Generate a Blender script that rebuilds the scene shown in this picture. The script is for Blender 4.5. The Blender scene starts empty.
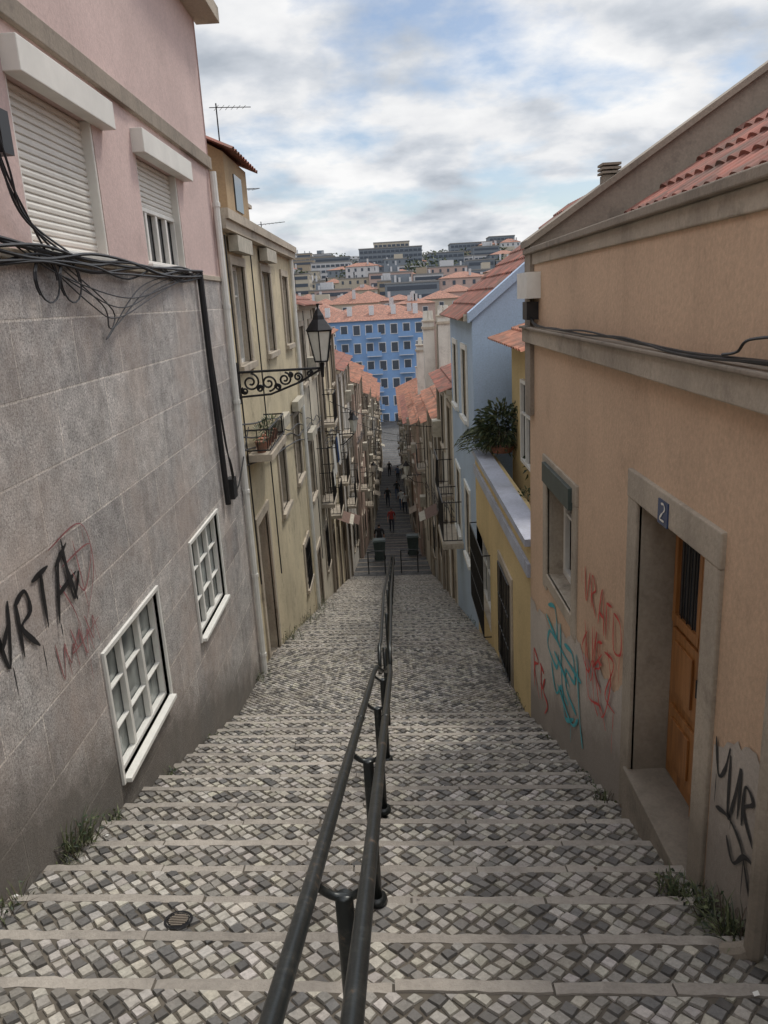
import bpy, math, random
from mathutils import Vector, Matrix, noise
random.seed(7)
D=bpy.data; C=bpy.context; col=C.scene.collection
XL=-2.05; XR=1.4

# ------------------------------------------------------------------ nodes
def newmat(name):
    m=D.materials.new(name); m.use_nodes=True
    nt=m.node_tree; b=nt.nodes['Principled BSDF']; return m,nt,b
def ramp(nt,fac,stops):
    n=nt.nodes.new('ShaderNodeValToRGB'); cr=n.color_ramp
    while len(cr.elements)<len(stops): cr.elements.new(.5)
    for e,(p,c) in zip(cr.elements,stops):
        e.position=p; e.color=(c,c,c,1) if isinstance(c,(int,float)) else (*c,1)
    nt.links.new(fac,n.inputs[0]); return n.outputs[0]
def mixc(nt,fac,a,b,mode='MIX'):
    n=nt.nodes.new('ShaderNodeMix'); n.data_type='RGBA'; n.blend_type=mode
    for i,v in ((0,fac),(6,a),(7,b)):
        if isinstance(v,(int,float)): n.inputs[i].default_value=v
        elif isinstance(v,tuple): n.inputs[i].default_value=(*v[:3],1)
        else: nt.links.new(v,n.inputs[i])
    return n.outputs[2]
def coords(nt,scale=(1,1,1),kind='Object'):
    t=nt.nodes.new('ShaderNodeTexCoord'); m=nt.nodes.new('ShaderNodeMapping')
    m.inputs['Scale'].default_value=scale; nt.links.new(t.outputs[kind],m.inputs[0]); return m.outputs[0]
def noi(nt,scale,detail=4,rough=.55,sc=(1,1,1),dist=0):
    n=nt.nodes.new('ShaderNodeTexNoise'); n.inputs['Scale'].default_value=scale
    n.inputs['Detail'].default_value=detail; n.inputs['Roughness'].default_value=rough; n.inputs['Distortion'].default_value=dist
    nt.links.new(coords(nt,sc),n.inputs['Vector']); return n.outputs[0]
def bump(nt,b,h,strength=.3,dist=.01):
    n=nt.nodes.new('ShaderNodeBump'); n.inputs['Strength'].default_value=strength; n.inputs['Distance'].default_value=dist
    nt.links.new(h,n.inputs['Height']); nt.links.new(n.outputs[0],b.inputs['Normal'])
def math2(nt,op,a,b):
    n=nt.nodes.new('ShaderNodeMath'); n.operation=op
    for i,v in enumerate((a,b)):
        if isinstance(v,(int,float)): n.inputs[i].default_value=v
        else: nt.links.new(v,n.inputs[i])
    return n.outputs[0]
def grime(nt,c,dark,amt=.7,hgt=.55):
    """splash dirt in the last half metre above the stair"""
    t=nt.nodes.new('ShaderNodeTexCoord'); s=nt.nodes.new('ShaderNodeSeparateXYZ'); nt.links.new(t.outputs['Object'],s.inputs[0])
    h=math2(nt,'ADD',math2(nt,'ADD',s.outputs[2],1.6),math2(nt,'MULTIPLY',s.outputs[1],.379))
    h=math2(nt,'SUBTRACT',h,math2(nt,'MULTIPLY',noi(nt,4,4,.7),.9*hgt))
    f=ramp(nt,h,[(0.,amt),(min(.95,hgt*.7),0.)])
    return mixc(nt,f,c,dark)
def plaster(name,c,stain=.5,dark=(.13,.11,.09),rough=.9,blot=.25,streak=.6,bmp=.3,gr=0):
    m,nt,b=newmat(name)
    c2=tuple(x*(1-blot) for x in c); c3=tuple(min(1,x*(1+blot*.5)) for x in c)
    base=mixc(nt,ramp(nt,noi(nt,.8,5,.6),[(.3,0.),(.7,1.)]),c2,c3)
    st=math2(nt,'MULTIPLY',ramp(nt,noi(nt,1,5,.65,(4,4,.5)),[(.53,0.),(.80,1.)]),streak)
    st2=ramp(nt,noi(nt,2.1,6,.72),[(.54,0.),(.76,1.)])
    mm=math2(nt,'MULTIPLY',math2(nt,'MAXIMUM',st,st2),stain)
    cc=mixc(nt,mm,base,dark)
    hi=noi(nt,38,4,.7)
    cc=mixc(nt,1.0,cc,ramp(nt,hi,[(.3,.86),(.7,1.1)]),'MULTIPLY')
    if gr: cc=grime(nt,cc,tuple(x*.8 for x in dark),gr)
    nt.links.new(cc,b.inputs['Base Color']); b.inputs['Roughness'].default_value=rough
    bump(nt,b,hi,bmp,.01); return m
def simple(name,c,rough=.6,metal=0,var=.2,scale=8):
    m,nt,b=newmat(name); n=noi(nt,scale,4,.6)
    cc=mixc(nt,ramp(nt,n,[(.3,0.),(.7,1.)]),tuple(x*(1-var) for x in c),tuple(min(1,x*(1+var)) for x in c))
    nt.links.new(cc,b.inputs['Base Color']); b.inputs['Roughness'].default_value=rough; b.inputs['Metallic'].default_value=metal
    return m

def granite():
    m,nt,b=newmat('granite_slabs')
    t=nt.nodes.new('ShaderNodeTexCoord'); sx=nt.nodes.new('ShaderNodeSeparateXYZ'); cb=nt.nodes.new('ShaderNodeCombineXYZ')
    nt.links.new(t.outputs['Object'],sx.inputs[0]); nt.links.new(sx.outputs[1],cb.inputs[0]); nt.links.new(sx.outputs[2],cb.inputs[1])
    br=nt.nodes.new('ShaderNodeTexBrick'); nt.links.new(cb.outputs[0],br.inputs['Vector'])
    br.inputs['Scale'].default_value=1; br.inputs['Brick Width'].default_value=.86; br.inputs['Row Height'].default_value=.43
    br.inputs['Mortar Size'].default_value=.0075; br.inputs['Mortar Smooth'].default_value=.2; br.inputs['Bias'].default_value=0
    br.inputs['Color1'].default_value=(.56,.53,.50,1); br.inputs['Color2'].default_value=(.38,.36,.345,1); br.inputs['Mortar'].default_value=(.72,.67,.61,1)
    sn=noi(nt,60,5,.85)
    sp=ramp(nt,sn,[(.38,.32),(.46,.80),(.54,1.08),(.66,1.5)])
    c=mixc(nt,1.0,br.outputs[0],sp,'MULTIPLY')
    c=mixc(nt,1.0,c,ramp(nt,noi(nt,7,6,.78),[(.32,.58),(.68,1.24)]),'MULTIPLY')
    pk=ramp(nt,noi(nt,1.1,5,.65),[(.42,0.),(.70,.6)])
    c=mixc(nt,pk,c,(.47,.375,.315))
    st=ramp(nt,noi(nt,1,5,.65,(2.5,2.5,.35)),[(.54,0.),(.78,.5)])
    c=mixc(nt,st,c,(.16,.145,.13))
    c=grime(nt,c,(.10,.09,.075),.8,.65)
    nt.links.new(c,b.inputs['Base Color']); b.inputs['Roughness'].default_value=.75
    h=math2(nt,'ADD',math2(nt,'MULTIPLY',br.outputs['Fac'],-.9),sn); bump(nt,b,h,.6,.012); return m

def tilemat(name,c=(.30,.105,.06)):
    m,nt,b=newmat(name)
    v=nt.nodes.new('ShaderNodeTexVoronoi'); v.inputs['Scale'].default_value=4.5
    nt.links.new(coords(nt),v.inputs['Vector'])
    a=ramp(nt,v.outputs['Color'],[(0,tuple(x*.5 for x in c)),(.5,c),(1,tuple(min(1,x*1.5) for x in c))])
    lich=ramp(nt,noi(nt,3,6,.75),[(.42,0.),(.66,.85)])
    a=mixc(nt,lich,a,(.12,.095,.075))
    nt.links.new(a,b.inputs['Base Color']); b.inputs['Roughness'].default_value=.85
    return m

def stonemat():
    m,nt,b=newmat('cobble_stone')
    at=nt.nodes.new('ShaderNodeVertexColor'); at.layer_name='Col'
    n=noi(nt,55,4,.75)
    c=mixc(nt,1.0,at.outputs[0],ramp(nt,n,[(.3,.68),(.7,1.18)]),'MULTIPLY')
    dirt=ramp(nt,noi(nt,1.4,6,.75),[(.42,.05),(.72,.66)])
    c=mixc(nt,dirt,c,(.19,.165,.135))
    nt.links.new(c,b.inputs['Base Color']); b.inputs['Roughness'].default_value=.6
    bump(nt,b,n,.4,.005); return m

def cobbleshader():
    m,nt,b=newmat('cobble_street')
    v=nt.nodes.new('ShaderNodeTexVoronoi'); v.inputs['Scale'].default_value=9; nt.links.new(coords(nt),v.inputs['Vector'])
    c=ramp(nt,v.outputs['Color'],[(0,.035),(.5,.075),(1,.13)])
    e=nt.nodes.new('ShaderNodeTexVoronoi'); e.feature='DISTANCE_TO_EDGE'; e.inputs['Scale'].default_value=9; nt.links.new(coords(nt),e.inputs['Vector'])
    c=mixc(nt,1.0,c,ramp(nt,e.outputs[0],[(0,.3),(.1,1.)]),'MULTIPLY')
    c=mixc(nt,1.0,c,ramp(nt,noi(nt,.35,6,.75),[(.35,.5),(.7,1.7)]),'MULTIPLY')
    nt.links.new(c,b.inputs['Base Color']); b.inputs['Roughness'].default_value=.75
    return m

M={}
M['granite']=granite()
M['pink']=plaster('pink_plaster',(.60,.455,.42),.32,(.25,.19,.17),blot=.14)
M['peach']=plaster('peach_plaster',(.62,.44,.30),.42,(.27,.18,.12),blot=.14,streak=.6,gr=.65)
M['patch']=plaster('grey_patch_plaster',(.52,.47,.41),.55,(.22,.19,.16),gr=.7)
M['cream']=plaster('cream_plaster',(.58,.50,.34),.85,(.16,.135,.10))
M['yellow']=plaster('yellow_plaster',(.62,.48,.24),.45,(.24,.18,.10),blot=.14)
M['pale']=plaster('pale_plaster',(.55,.50,.40),.85,(.16,.14,.11))
M['white']=plaster('white_plaster',(.62,.59,.53),.65,(.19,.17,.15))
M['ochre']=plaster('ochre_plaster',(.40,.29,.17),.6)
M['rose']=plaster('rose_plaster',(.48,.35,.28),.65)
M['bluep']=plaster('blue_plaster',(.40,.51,.66),.35,(.17,.22,.27),blot=.12)
M['grey']=plaster('grey_plaster',(.40,.385,.35),.75)
M['trim']=plaster('stone_trim',(.45,.39,.31),.85,(.13,.11,.085),blot=.32,bmp=.5,gr=.55)
M['coping']=plaster('coping_cement',(.29,.245,.195),.85,(.075,.065,.055))
M['bluewhite']=plaster('blue_white_coping',(.44,.47,.55),.5,(.18,.18,.2))
M['frame']=simple('white_frame_paint',(.74,.73,.68),.45,var=.08)
M['shutter']=simple('shutter_plastic',(.70,.68,.62),.5,var=.09,scale=3)
M['greenbox']=simple('dark_green_paint',(.055,.075,.07),.5)
M['iron']=simple('wrought_iron',(.018,.018,.02),.45,.5,var=.4)
M['cable']=simple('black_cable',(.014,.014,.016),.5)
M['tile']=tilemat('roof_tiles',(.34,.14,.085))
M['tile2']=tilemat('roof_tiles_dark',(.25,.09,.065))
M['cob']=stonemat(); M['street']=cobbleshader()
M['mortar']=simple('sand_joint',(.11,.095,.075),.95,var=.35,scale=5)
M['nose']=plaster('step_stone',(.36,.325,.28),.9,(.13,.115,.10),rough=.75,blot=.4,bmp=.6)
M['leaf']=simple('weed_leaf',(.10,.115,.05),.6,var=.5,scale=20)
M['leafd']=simple('dark_leaf',(.035,.055,.025),.55,var=.5,scale=6)
M['paintb']=simple('graffiti_black',(.012,.012,.014),.5)
M['paintr']=simple('graffiti_red',(.55,.03,.025),.5)
M['paintf']=simple('graffiti_faded_red',(.26,.10,.10),.8,var=.4)
M['paintt']=simple('graffiti_teal',(.02,.35,.40),.5)
M['terr']=simple('earth_ground',(.16,.145,.12),.95,var=.3,scale=.05)
M['soil']=simple('dry_soil',(.10,.08,.06),.95)
M['bluepl']=simple('blue_enamel',(.03,.06,.15),.25,var=.05)
M['awnr']=simple('canopy_brown',(.13,.075,.055),.8); M['awng']=simple('canopy_cream',(.42,.39,.32),.8)
def glassmat(name,a,b_,r=.08,sc=.7):
    m,nt,b=newmat(name)
    nt.links.new(ramp(nt,noi(nt,sc,2),[(.4,a),(.6,b_)]),b.inputs['Base Color'])
    b.inputs['Roughness'].default_value=r; return m
M['glass']=glassmat('window_glass',(.012,.014,.018),(.06,.065,.07))
M['curtain']=glassmat('window_glass_curtained',(.11,.125,.12),(.30,.325,.31),.06,2.4)
M['lampglass']=simple('lantern_glass',(.62,.62,.56),.15,var=.1)
def woodmat():
    m,nt,b=newmat('varnished_wood')
    g=ramp(nt,noi(nt,1,5,.6,(22,22,1.6),.6),[(.3,(.18,.07,.02)),(.55,(.36,.16,.05)),(.75,(.46,.23,.09))])
    nt.links.new(g,b.inputs['Base Color']); b.inputs['Roughness'].default_value=.4; return m
M['wood']=woodmat()
def railmat():
    m,nt,b=newmat('rail_paint')
    r=ramp(nt,noi(nt,14,6,.75),[(.5,(.020,.024,.024)),(.60,(.036,.040,.038)),(.70,(.15,.10,.065))])
    nt.links.new(r,b.inputs['Base Color']); b.inputs['Roughness'].default_value=.33; b.inputs['Metallic'].default_value=.3
    bump(nt,b,noi(nt,40,3),.25,.003); return m
M['rail']=railmat()

# ------------------------------------------------------------------ mesh builder
class MB:
    def __init__(s,*mats): s.v=[];s.f=[];s.m=[];s.mats=list(mats);s.c=None
    def mi(s,k):
        if isinstance(k,int): return k
        if k not in s.mats: s.mats.append(k)
        return s.mats.index(k)
    def poly(s,pts,k=0):
        n=len(s.v); s.v.extend([tuple(p) for p in pts]); s.f.append(tuple(range(n,n+len(pts)))); s.m.append(s.mi(k))
        if s.c is not None: s.c.append(s.cur)
    def box(s,x0,x1,y0,y1,z0,z1,k=0):
        k=s.mi(k)
        n=len(s.v); s.v+= [(x0,y0,z0),(x1,y0,z0),(x1,y1,z0),(x0,y1,z0),(x0,y0,z1),(x1,y0,z1),(x1,y1,z1),(x0,y1,z1)]
        for q in ((0,3,2,1),(4,5,6,7),(0,1,5,4),(1,2,6,5),(2,3,7,6),(3,0,4,7)):
            s.f.append(tuple(n+i for i in q)); s.m.append(k)
    def tube(s,pts,r,n=8,k=0,cap=True):
        k=s.mi(k); pts=[Vector(p) for p in pts]; rs=r if isinstance(r,(list,tuple)) else [r]*len(pts)
        base=len(s.v); up=None
        for i,p in enumerate(pts):
            t=(pts[min(i+1,len(pts)-1)]-pts[max(i-1,0)]).normalized()
            if up is None: up=Vector((0,0,1)) if abs(t.z)<.9 else Vector((1,0,0))
            a=t.cross(up); a=a.normalized() if a.length>1e-4 else Vector((1,0,0)); b=a.cross(t).normalized(); up=b
            for j in range(n):
                th=2*math.pi*j/n; s.v.append(tuple(p+(a*math.cos(th)+b*math.sin(th))*rs[i]))
        for i in range(len(pts)-1):
            for j in range(n):
                s.f.append((base+i*n+j,base+i*n+(j+1)%n,base+(i+1)*n+(j+1)%n,base+(i+1)*n+j)); s.m.append(k)
        if cap:
            s.f.append(tuple(base+j for j in range(n))[::-1]); s.m.append(k)
            e=base+(len(pts)-1)*n; s.f.append(tuple(e+j for j in range(n))); s.m.append(k)
    def obj(s,name,parent=None,smooth=False,bevel=0):
        me=D.meshes.new(name); me.from_pydata(s.v,[],s.f)
        for k in s.mats: me.materials.append(M[k])
        me.polygons.foreach_set('material_index',s.m)
        if smooth: me.polygons.foreach_set('use_smooth',[True]*len(s.f))
        if s.c is not None:
            ca=me.color_attributes.new('Col','FLOAT_COLOR','CORNER'); arr=[]
            for fc,c in zip(s.f,s.c): arr+= [c[0],c[1],c[2],1.]*len(fc)
            ca.data.foreach_set('color',arr)
        me.update()
        o=D.objects.new(name,me); col.objects.link(o)
        if parent: o.parent=parent
        if bevel:
            md=o.modifiers.new('b','BEVEL'); md.width=bevel; md.segments=2; md.limit_method='ANGLE'
        return o
def empty(name):
    o=D.objects.new(name,None); o.empty_display_size=.3; col.objects.link(o); return o
def crom(pts,n=6):
    out=[];P=[Vector(p) for p in pts];P=[P[0]]+P+[P[-1]]
    for i in range(1,len(P)-2):
        for j in range(n):
            t=j/n;a,b,c,d=P[i-1],P[i],P[i+1],P[i+2]
            out.append(.5*((2*b)+(c-a)*t+(2*a-5*b+4*c-d)*t*t+(3*b-a-3*c+d)*t**3))
    out.append(P[-2]); return out

# ------------------------------------------------------------------ ground profile
PROF=[(-60,-1.16),(-1.4,-1.16),(-1.0,-1.22),(8.07,-4.66),(11,-5.2),(30,-11),(48,-14.9),(64,-16.8),(90,-18.9),(130,-19.6)]
def zp(s):
    if s<=PROF[0][0]: return PROF[0][1]
    for (a,za),(b,zb) in zip(PROF,PROF[1:]):
        if s<=b: return za+(zb-za)*(s-a)/(b-a)
    return PROF[-1][1]
SK=.065
def wy(x,s): return s-SK*(x+.3)
def terr(x,y):
    if y<130: z=zp(y)
    elif y<250: z=-19.6+(y-130)/120*4.8
    elif y<620: z=-14.8+(y-250)/370*35
    elif y<900: z=20.2+(y-620)/280*8
    else: z=28.2+ (y-900)*-.004
    if y>250: z+= 5*noise.noise(Vector((x*.006,y*.006,0)))*min(1,(y-250)/200)
    return z-.35
mb=MB('terr')
xs=[-3000,-1500,-800,-500,-350,-250,-180,-120,-80,-50,-30,-15,-8,-2,1.4,8,15,30,50,80,120,180,250,350,500,800,1500,3000]
ys=[-60,-30,-10,-1.4,-1,3,8.07,11,20,30,48,64,90,130,160,200,250,300,350,400,450,500,560,620,700,800,900,1200,2000,4000]
for x,y in [(x,y) for y in ys for x in xs]: mb.v.append((x,y,terr(x,y)))
nx_=len(xs)
for j in range(len(ys)-1):
    for i in range(nx_-1):
        a=j*nx_+i; mb.f.append((a,a+1,a+1+nx_,a+nx_)); mb.m.append(0)
mb.obj('ground')

# ------------------------------------------------------------------ stair with individual cobbles
def clip(poly,axis,val,keep_less):
    out=[]
    for i in range(len(poly)):
        a=poly[i];b=poly[(i+1)%len(poly)]
        ina=(a[axis]<=val) if keep_less else (a[axis]>=val); inb=(b[axis]<=val) if keep_less else (b[axis]>=val)
        if ina: out.append(a)
        if ina!=inb:
            t=(val-a[axis])/(b[axis]-a[axis]); out.append((a[0]+(b[0]-a[0])*t,a[1]+(b[1]-a[1])*t))
    return out
cob=MB('cob'); cob.c=[]; cob.cur=(0,0,0)
bed=MB('mortar'); nose=MB('nose')
def area(p): return .5*abs(sum(p[i][0]*p[(i+1)%len(p)][1]-p[(i+1)%len(p)][0]*p[i][1] for i in range(len(p))))
def lay(sa,sb,zf,pitch=.062,pat=0):
    r2=math.sqrt(.5); P=pitch*random.uniform(.96,1.05); d=P*r2
    nj=int((sb-sa)/d)+2; ni=int((XR-XL)/(2*d))+2; ph=random.randint(0,1); shx=random.uniform(0,d)
    for j in range(-1,nj+1):
        for i in range(-1,ni+1):
            wv=.012*noise.noise(Vector((i*.25,sa*3,0)))
            cx=XL-shx+ (2*i+(j%2))*d+random.uniform(-.004,.004); cs=sa+j*d+d*.5+wv+random.uniform(-.004,.004)
            h=(P-.0075+random.uniform(-.008,.003))*r2; J=lambda: random.uniform(-.006,.006)
            sq=[(cx+h+J(),cs+J()),(cx+J(),cs+h+J()),(cx-h+J(),cs+J()),(cx+J(),cs-h+J())]
            q=clip(clip(clip(clip(sq,0,XL+.004,False),0,XR-.004,True),1,sa+.004,False),1,sb-.004,True)
            if len(q)<3 or area(q)<.0004: continue
            if pat==0: pd=.66 if (j%2==1 and (i+ph)%2==0) else (.36 if j<=1 else .12)
            else: pd=.20+.3*max(0,noise.noise(Vector((cx*1.5,cs*1.5,0))))
            if random.random()<pd:
                g=random.uniform(.075,.18); c=(g,g*.98,g*.96)
            else:
                g=random.uniform(.33,.56); t_=random.uniform(.78,.90); c=(g,g*random.uniform(.92,.96),g*t_)
                if random.random()<.22: c=(g*.62,g*.59,g*.54)
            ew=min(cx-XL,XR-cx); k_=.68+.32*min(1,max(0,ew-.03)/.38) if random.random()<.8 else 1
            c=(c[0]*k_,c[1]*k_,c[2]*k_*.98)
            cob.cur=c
            mx=sum(p[0] for p in q)/len(q); ms=sum(p[1] for p in q)/len(q)
            zt=random.uniform(-.0025,.002); tx=random.uniform(-.05,.05); ts=random.uniform(-.05,.05)
            top=[];bot=[]
            for (x,s) in q:
                bx=mx+(x-mx)*.86; bs=ms+(s-ms)*.86
                top.append((bx,wy(bx,bs),zf(bs)+zt+tx*(bx-mx)+ts*(bs-ms)))
                bot.append((x,wy(x,s),zf(s)-.010))
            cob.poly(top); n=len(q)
            for a in range(n):
                b=(a+1)%n; cob.poly([bot[a],bot[b],top[b],top[a]])
def nosing(s0,s1,z,drop):
    x=XL
    while x<XR-.01:
        w=random.uniform(.40,1.05); x1=min(XR,x+w)
        if XR-x1<.3: x1=XR
        dz=random.uniform(-.006,.005); g=random.uniform(.002,.008); e=.014; n=len(nose.v); k=6; ns=max(2,int((x1-x)/.06)); o_=random.uniform(-.006,.006)
        for q in range(ns+1):
            xx=x+g+(x1-x-2*g)*q/ns; j0=o_+random.uniform(-.006,.005); j1=o_+random.uniform(-.009,.003); jz=random.uniform(-.004,.001)
            for (ss,zz) in [(s0+j0,z+dz-.02),(s0+j0+.004,z+dz),(s1-e+j1,z+dz-.003+jz),(s1+j1-.003,z+dz-.011+jz),(s1+j1,z+dz-.024),(s1+j1*.5,z-drop-.03)]:
                nose.v.append((xx,wy(xx,ss),zz))
        for q in range(ns):
            for i in range(k-1):
                a=n+q*k+i; nose.f.append((a,a+1,a+k+1,a+k)); nose.m.append(0)
        nose.f.append(tuple(n+i for i in range(k))[::-1]); nose.m.append(0); nose.f.append(tuple(n+ns*k+i for i in range(k))); nose.m.append(0)
        x=x1
def bedq(sa,sb,za,zb):
    bed.poly([(XL,wy(XL,sa),za),(XR,wy(XR,sa),za),(XR,wy(XR,sb),zb),(XL,wy(XL,sb),zb)])
NW=.072
def flight(s0,n,tr,zn0,rise,slope):
    for k in range(n):
        sa=s0+k*tr; sb=sa+tr; z=zn0-k*rise
        zf=lambda s,z=z,sb=sb: z+slope*(sb-s)
        lay(sa,sb-NW,zf)
        bedq(sa,sb-.02,zf(sa)-.010,z-.010)
        nosing(sb-NW,sb,z+.004,rise-slope*tr)
tr=.378; S0=2.38-tr*10; TS=.15
flight(S0,25,tr,-1.6-.379*(S0+tr),.379*tr,TS)
e1=S0+25*tr; ze=-1.6-.379*e1
z11=-5.25
lay(e1,11.0,lambda s:ze-.08+(z11-ze+.08)*(s-e1)/(11-e1),pat=1)
bedq(e1,11.0,ze-.090,z11-.010)
n2=46; tr2=19/n2; r2=(11-5.25)/n2
flight(11.0,n2,tr2,z11-r2,r2,.13)
lay(S0-1.5,S0,lambda s:-1.6-.379*(S0+tr)+.144,pat=1); bedq(S0-8,S0,-1.05,-1.05)
stair=empty('cobbled_stairway')
cob.obj('cobbles',stair); bed.obj('joint_bed',stair); nose.obj('nosing_stones',stair)
st=MB('street','coping')
s=30.0
while s<128:
    b=min(128,s+1.6); za=zp(s)-.03; zb=zp(b)-.03
    st.poly([(XL,wy(XL,s),za-.06),(XR,wy(XR,s),za-.06),(XR,wy(XR,b),zb+.0),(XL,wy(XL,b),zb+.0)],'street')
    st.poly([(XL,wy(XL,b-.12),zb+.02),(XR,wy(XR,b-.12),zb+.02),(XR,wy(XR,b),zb+.012),(XL,wy(XL,b),zb+.012)],'coping')
    st.poly([(XL,wy(XL,b),zb+.012),(XR,wy(XR,b),zb+.012),(XR,wy(XR,b),zb-.09),(XL,wy(XL,b),zb-.09)],'coping')
    s=b
st.obj('street')

# ------------------------------------------------------------------ facade helpers
def facade(mb,X,nx,y0,y1,z0,z1,ops,rec,kw,kr='trim'):
    ys=sorted({y0,y1,*[v for o in ops for v in o[:2]]}); zs=sorted({z0,z1,*[v for o in ops for v in o[2:4]]})
    ys=[y for y in ys if y0<=y<=y1]; zs=[z for z in zs if z0<=z<=z1]
    for a,b in zip(ys,ys[1:]):
        for c,d in zip(zs,zs[1:]):
            my=(a+b)/2;mz=(c+d)/2
            if any(o[0]<my<o[1] and o[2]<mz<o[3] for o in ops): continue
            mb.poly([(X,a,c),(X,b,c),(X,b,d),(X,a,d)],kw)
    Xi=X-nx*rec
    for o in ops:
        a,b,c,d=o[:4]
        mb.poly([(X,a,c),(Xi,a,c),(Xi,a,d),(X,a,d)],kr); mb.poly([(X,b,c),(Xi,b,c),(Xi,b,d),(X,b,d)],kr)
        mb.poly([(X,a,c),(X,b,c),(Xi,b,c),(Xi,a,c)],kr); mb.poly([(X,a,d),(X,b,d),(Xi,b,d),(Xi,a,d)],kr)
def xb(mb,X,nx,o0,o1,ya,yb,za,zb,k):
    a=X+nx*o0;b=X+nx*o1; mb.box(min(a,b),max(a,b),ya,yb,za,zb,k)
def window(mb,X,nx,a,b,c,d,rec=.15,cols=2,rows=(.65,),k='frame',t=.05,gk='glass',th=.013):
    g=X-nx*rec; mb.poly([(g,a,c),(g,b,c),(g,b,d),(g,a,d)],gk)
    f0,f1=-rec+.005,-rec+.055
    xb(mb,X,nx,f0,f1,a,b,c,c+t,k); xb(mb,X,nx,f0,f1,a,b,d-t,d,k)
    xb(mb,X,nx,f0,f1,a,a+t,c+t,d-t,k); xb(mb,X,nx,f0,f1,b-t,b,c+t,d-t,k)
    for i in range(1,cols):
        y=a+(b-a)*i/cols; xb(mb,X,nx,f0,f1-.004,y-t*.7,y+t*.7,c+t,d-t,k)
    for r in rows:
        z=c+(d-c)*r; xb(mb,X,nx,f0,f1-.012,a+t,b-t,z-th,z+th,k)
def surround(mb,X,nx,a,b,c,d,w=.12,p=.03,k='trim',sill=True,door=False):
    xb(mb,X,nx,-.02,p,a-w,a,c-(0 if door else w),d,k); xb(mb,X,nx,-.02,p,b,b+w,c-(0 if door else w),d,k)
    xb(mb,X,nx,-.02,p+.004,a-w-.003,b+w+.003,d,d+w,k)
    if not door:
        xb(mb,X,nx,-.02,p+.05 if sill else p,a-w-.005 if sill else a,b+w+.005 if sill else b,c-w*.7,c,k)
def slats(mb,X,nx,a,b,c,d,off,k='shutter',h=.048):
    n=int((d-c)/h); h=(d-c)/n
    for i in range(n):
        z=c+i*h
        p=[(off,z),(off+.012,z+.006),(off+.014,z+h*.55),(off+.004,z+h-.004),(off,z+h)]
        for (o0,z0),(o1,z1) in zip(p,p[1:]):
            mb.poly([(X+nx*o0,a,z0),(X+nx*o0,b,z0),(X+nx*o1,b,z1),(X+nx*o1,a,z1)],k)
def tileroof(mb,p00,p01,p10,p11,k='tile',wave=.19,step=.36,amp=.035,fine=6):
    p00,p01,p10,p11=map(Vector,(p00,p01,p10,p11))
    L=max((p01-p00).length,.1); S=(p10-p00).length
    nrm=(p01-p00).cross(p10-p00).normalized()
    if nrm.z<0: nrm=-nrm
    nu=max(2,int(L/wave)*fine); nv=max(1,int(S/step))
    base=len(mb.v); rows=[]
    for j in range(nv):
        rows.append((j/nv,.03)); rows.append(((j+1)/nv,0.0))
    ki=mb.mi(k)
    for (v,off) in rows:
        for i in range(nu+1):
            u=i/nu
            p=(p00*(1-u)+p01*u)*(1-v)+(p10*(1-u)+p11*u)*v
            w=abs(math.sin(math.pi*(i/fine)))
            mb.v.append(tuple(p+nrm*(off+amp*(w*1.2))))
    for r in range(len(rows)-1):
        for i in range(nu):
            a=base+r*(nu+1)+i; mb.f.append((a,a+1,a+nu+2,a+nu+1)); mb.m.append(ki)
def railing(mb,X,nx,o0,o1,ya,yb,z,h=.9,k='iron',sp=.11):
    def bar(p,q,r=.007): mb.tube([p,q],r,5,k,False)
    x0=X+nx*o0;x1=X+nx*o1
    for zz in (z+.06,z+h):
        bar((x1,ya,zz),(x1,yb,zz),.012); bar((x0,ya,zz),(x1,ya,zz),.012); bar((x0,yb,zz),(x1,yb,zz),.012)
    n=max(2,int((yb-ya)/sp))
    for i in range(n+1):
        y=ya+(yb-ya)*i/n; bar((x1,y,z+.06),(x1,y,z+h))
    for i in range(1,int(abs(x1-x0)/sp)+1):
        x=x0+(x1-x0)*i*sp/abs(x1-x0)
        bar((x,ya,z+.06),(x,ya,z+h)); bar((x,yb,z+.06),(x,yb,z+h))
def grille(mb,X,nx,a,b,c,d,off=.05,sp=.1,k='iron'):
    n=int((b-a)/sp)
    for i in range(n+1):
        y=a+(b-a)*i/n; mb.tube([(X+nx*off,y,c),(X+nx*off,y,d)],.008,5,k,False)
    for i in range(4):
        z=c+(d-c)*i/3; mb.tube([(X+nx*off,a,z),(X+nx*off,b,z)],.009,5,k,False)

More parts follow.
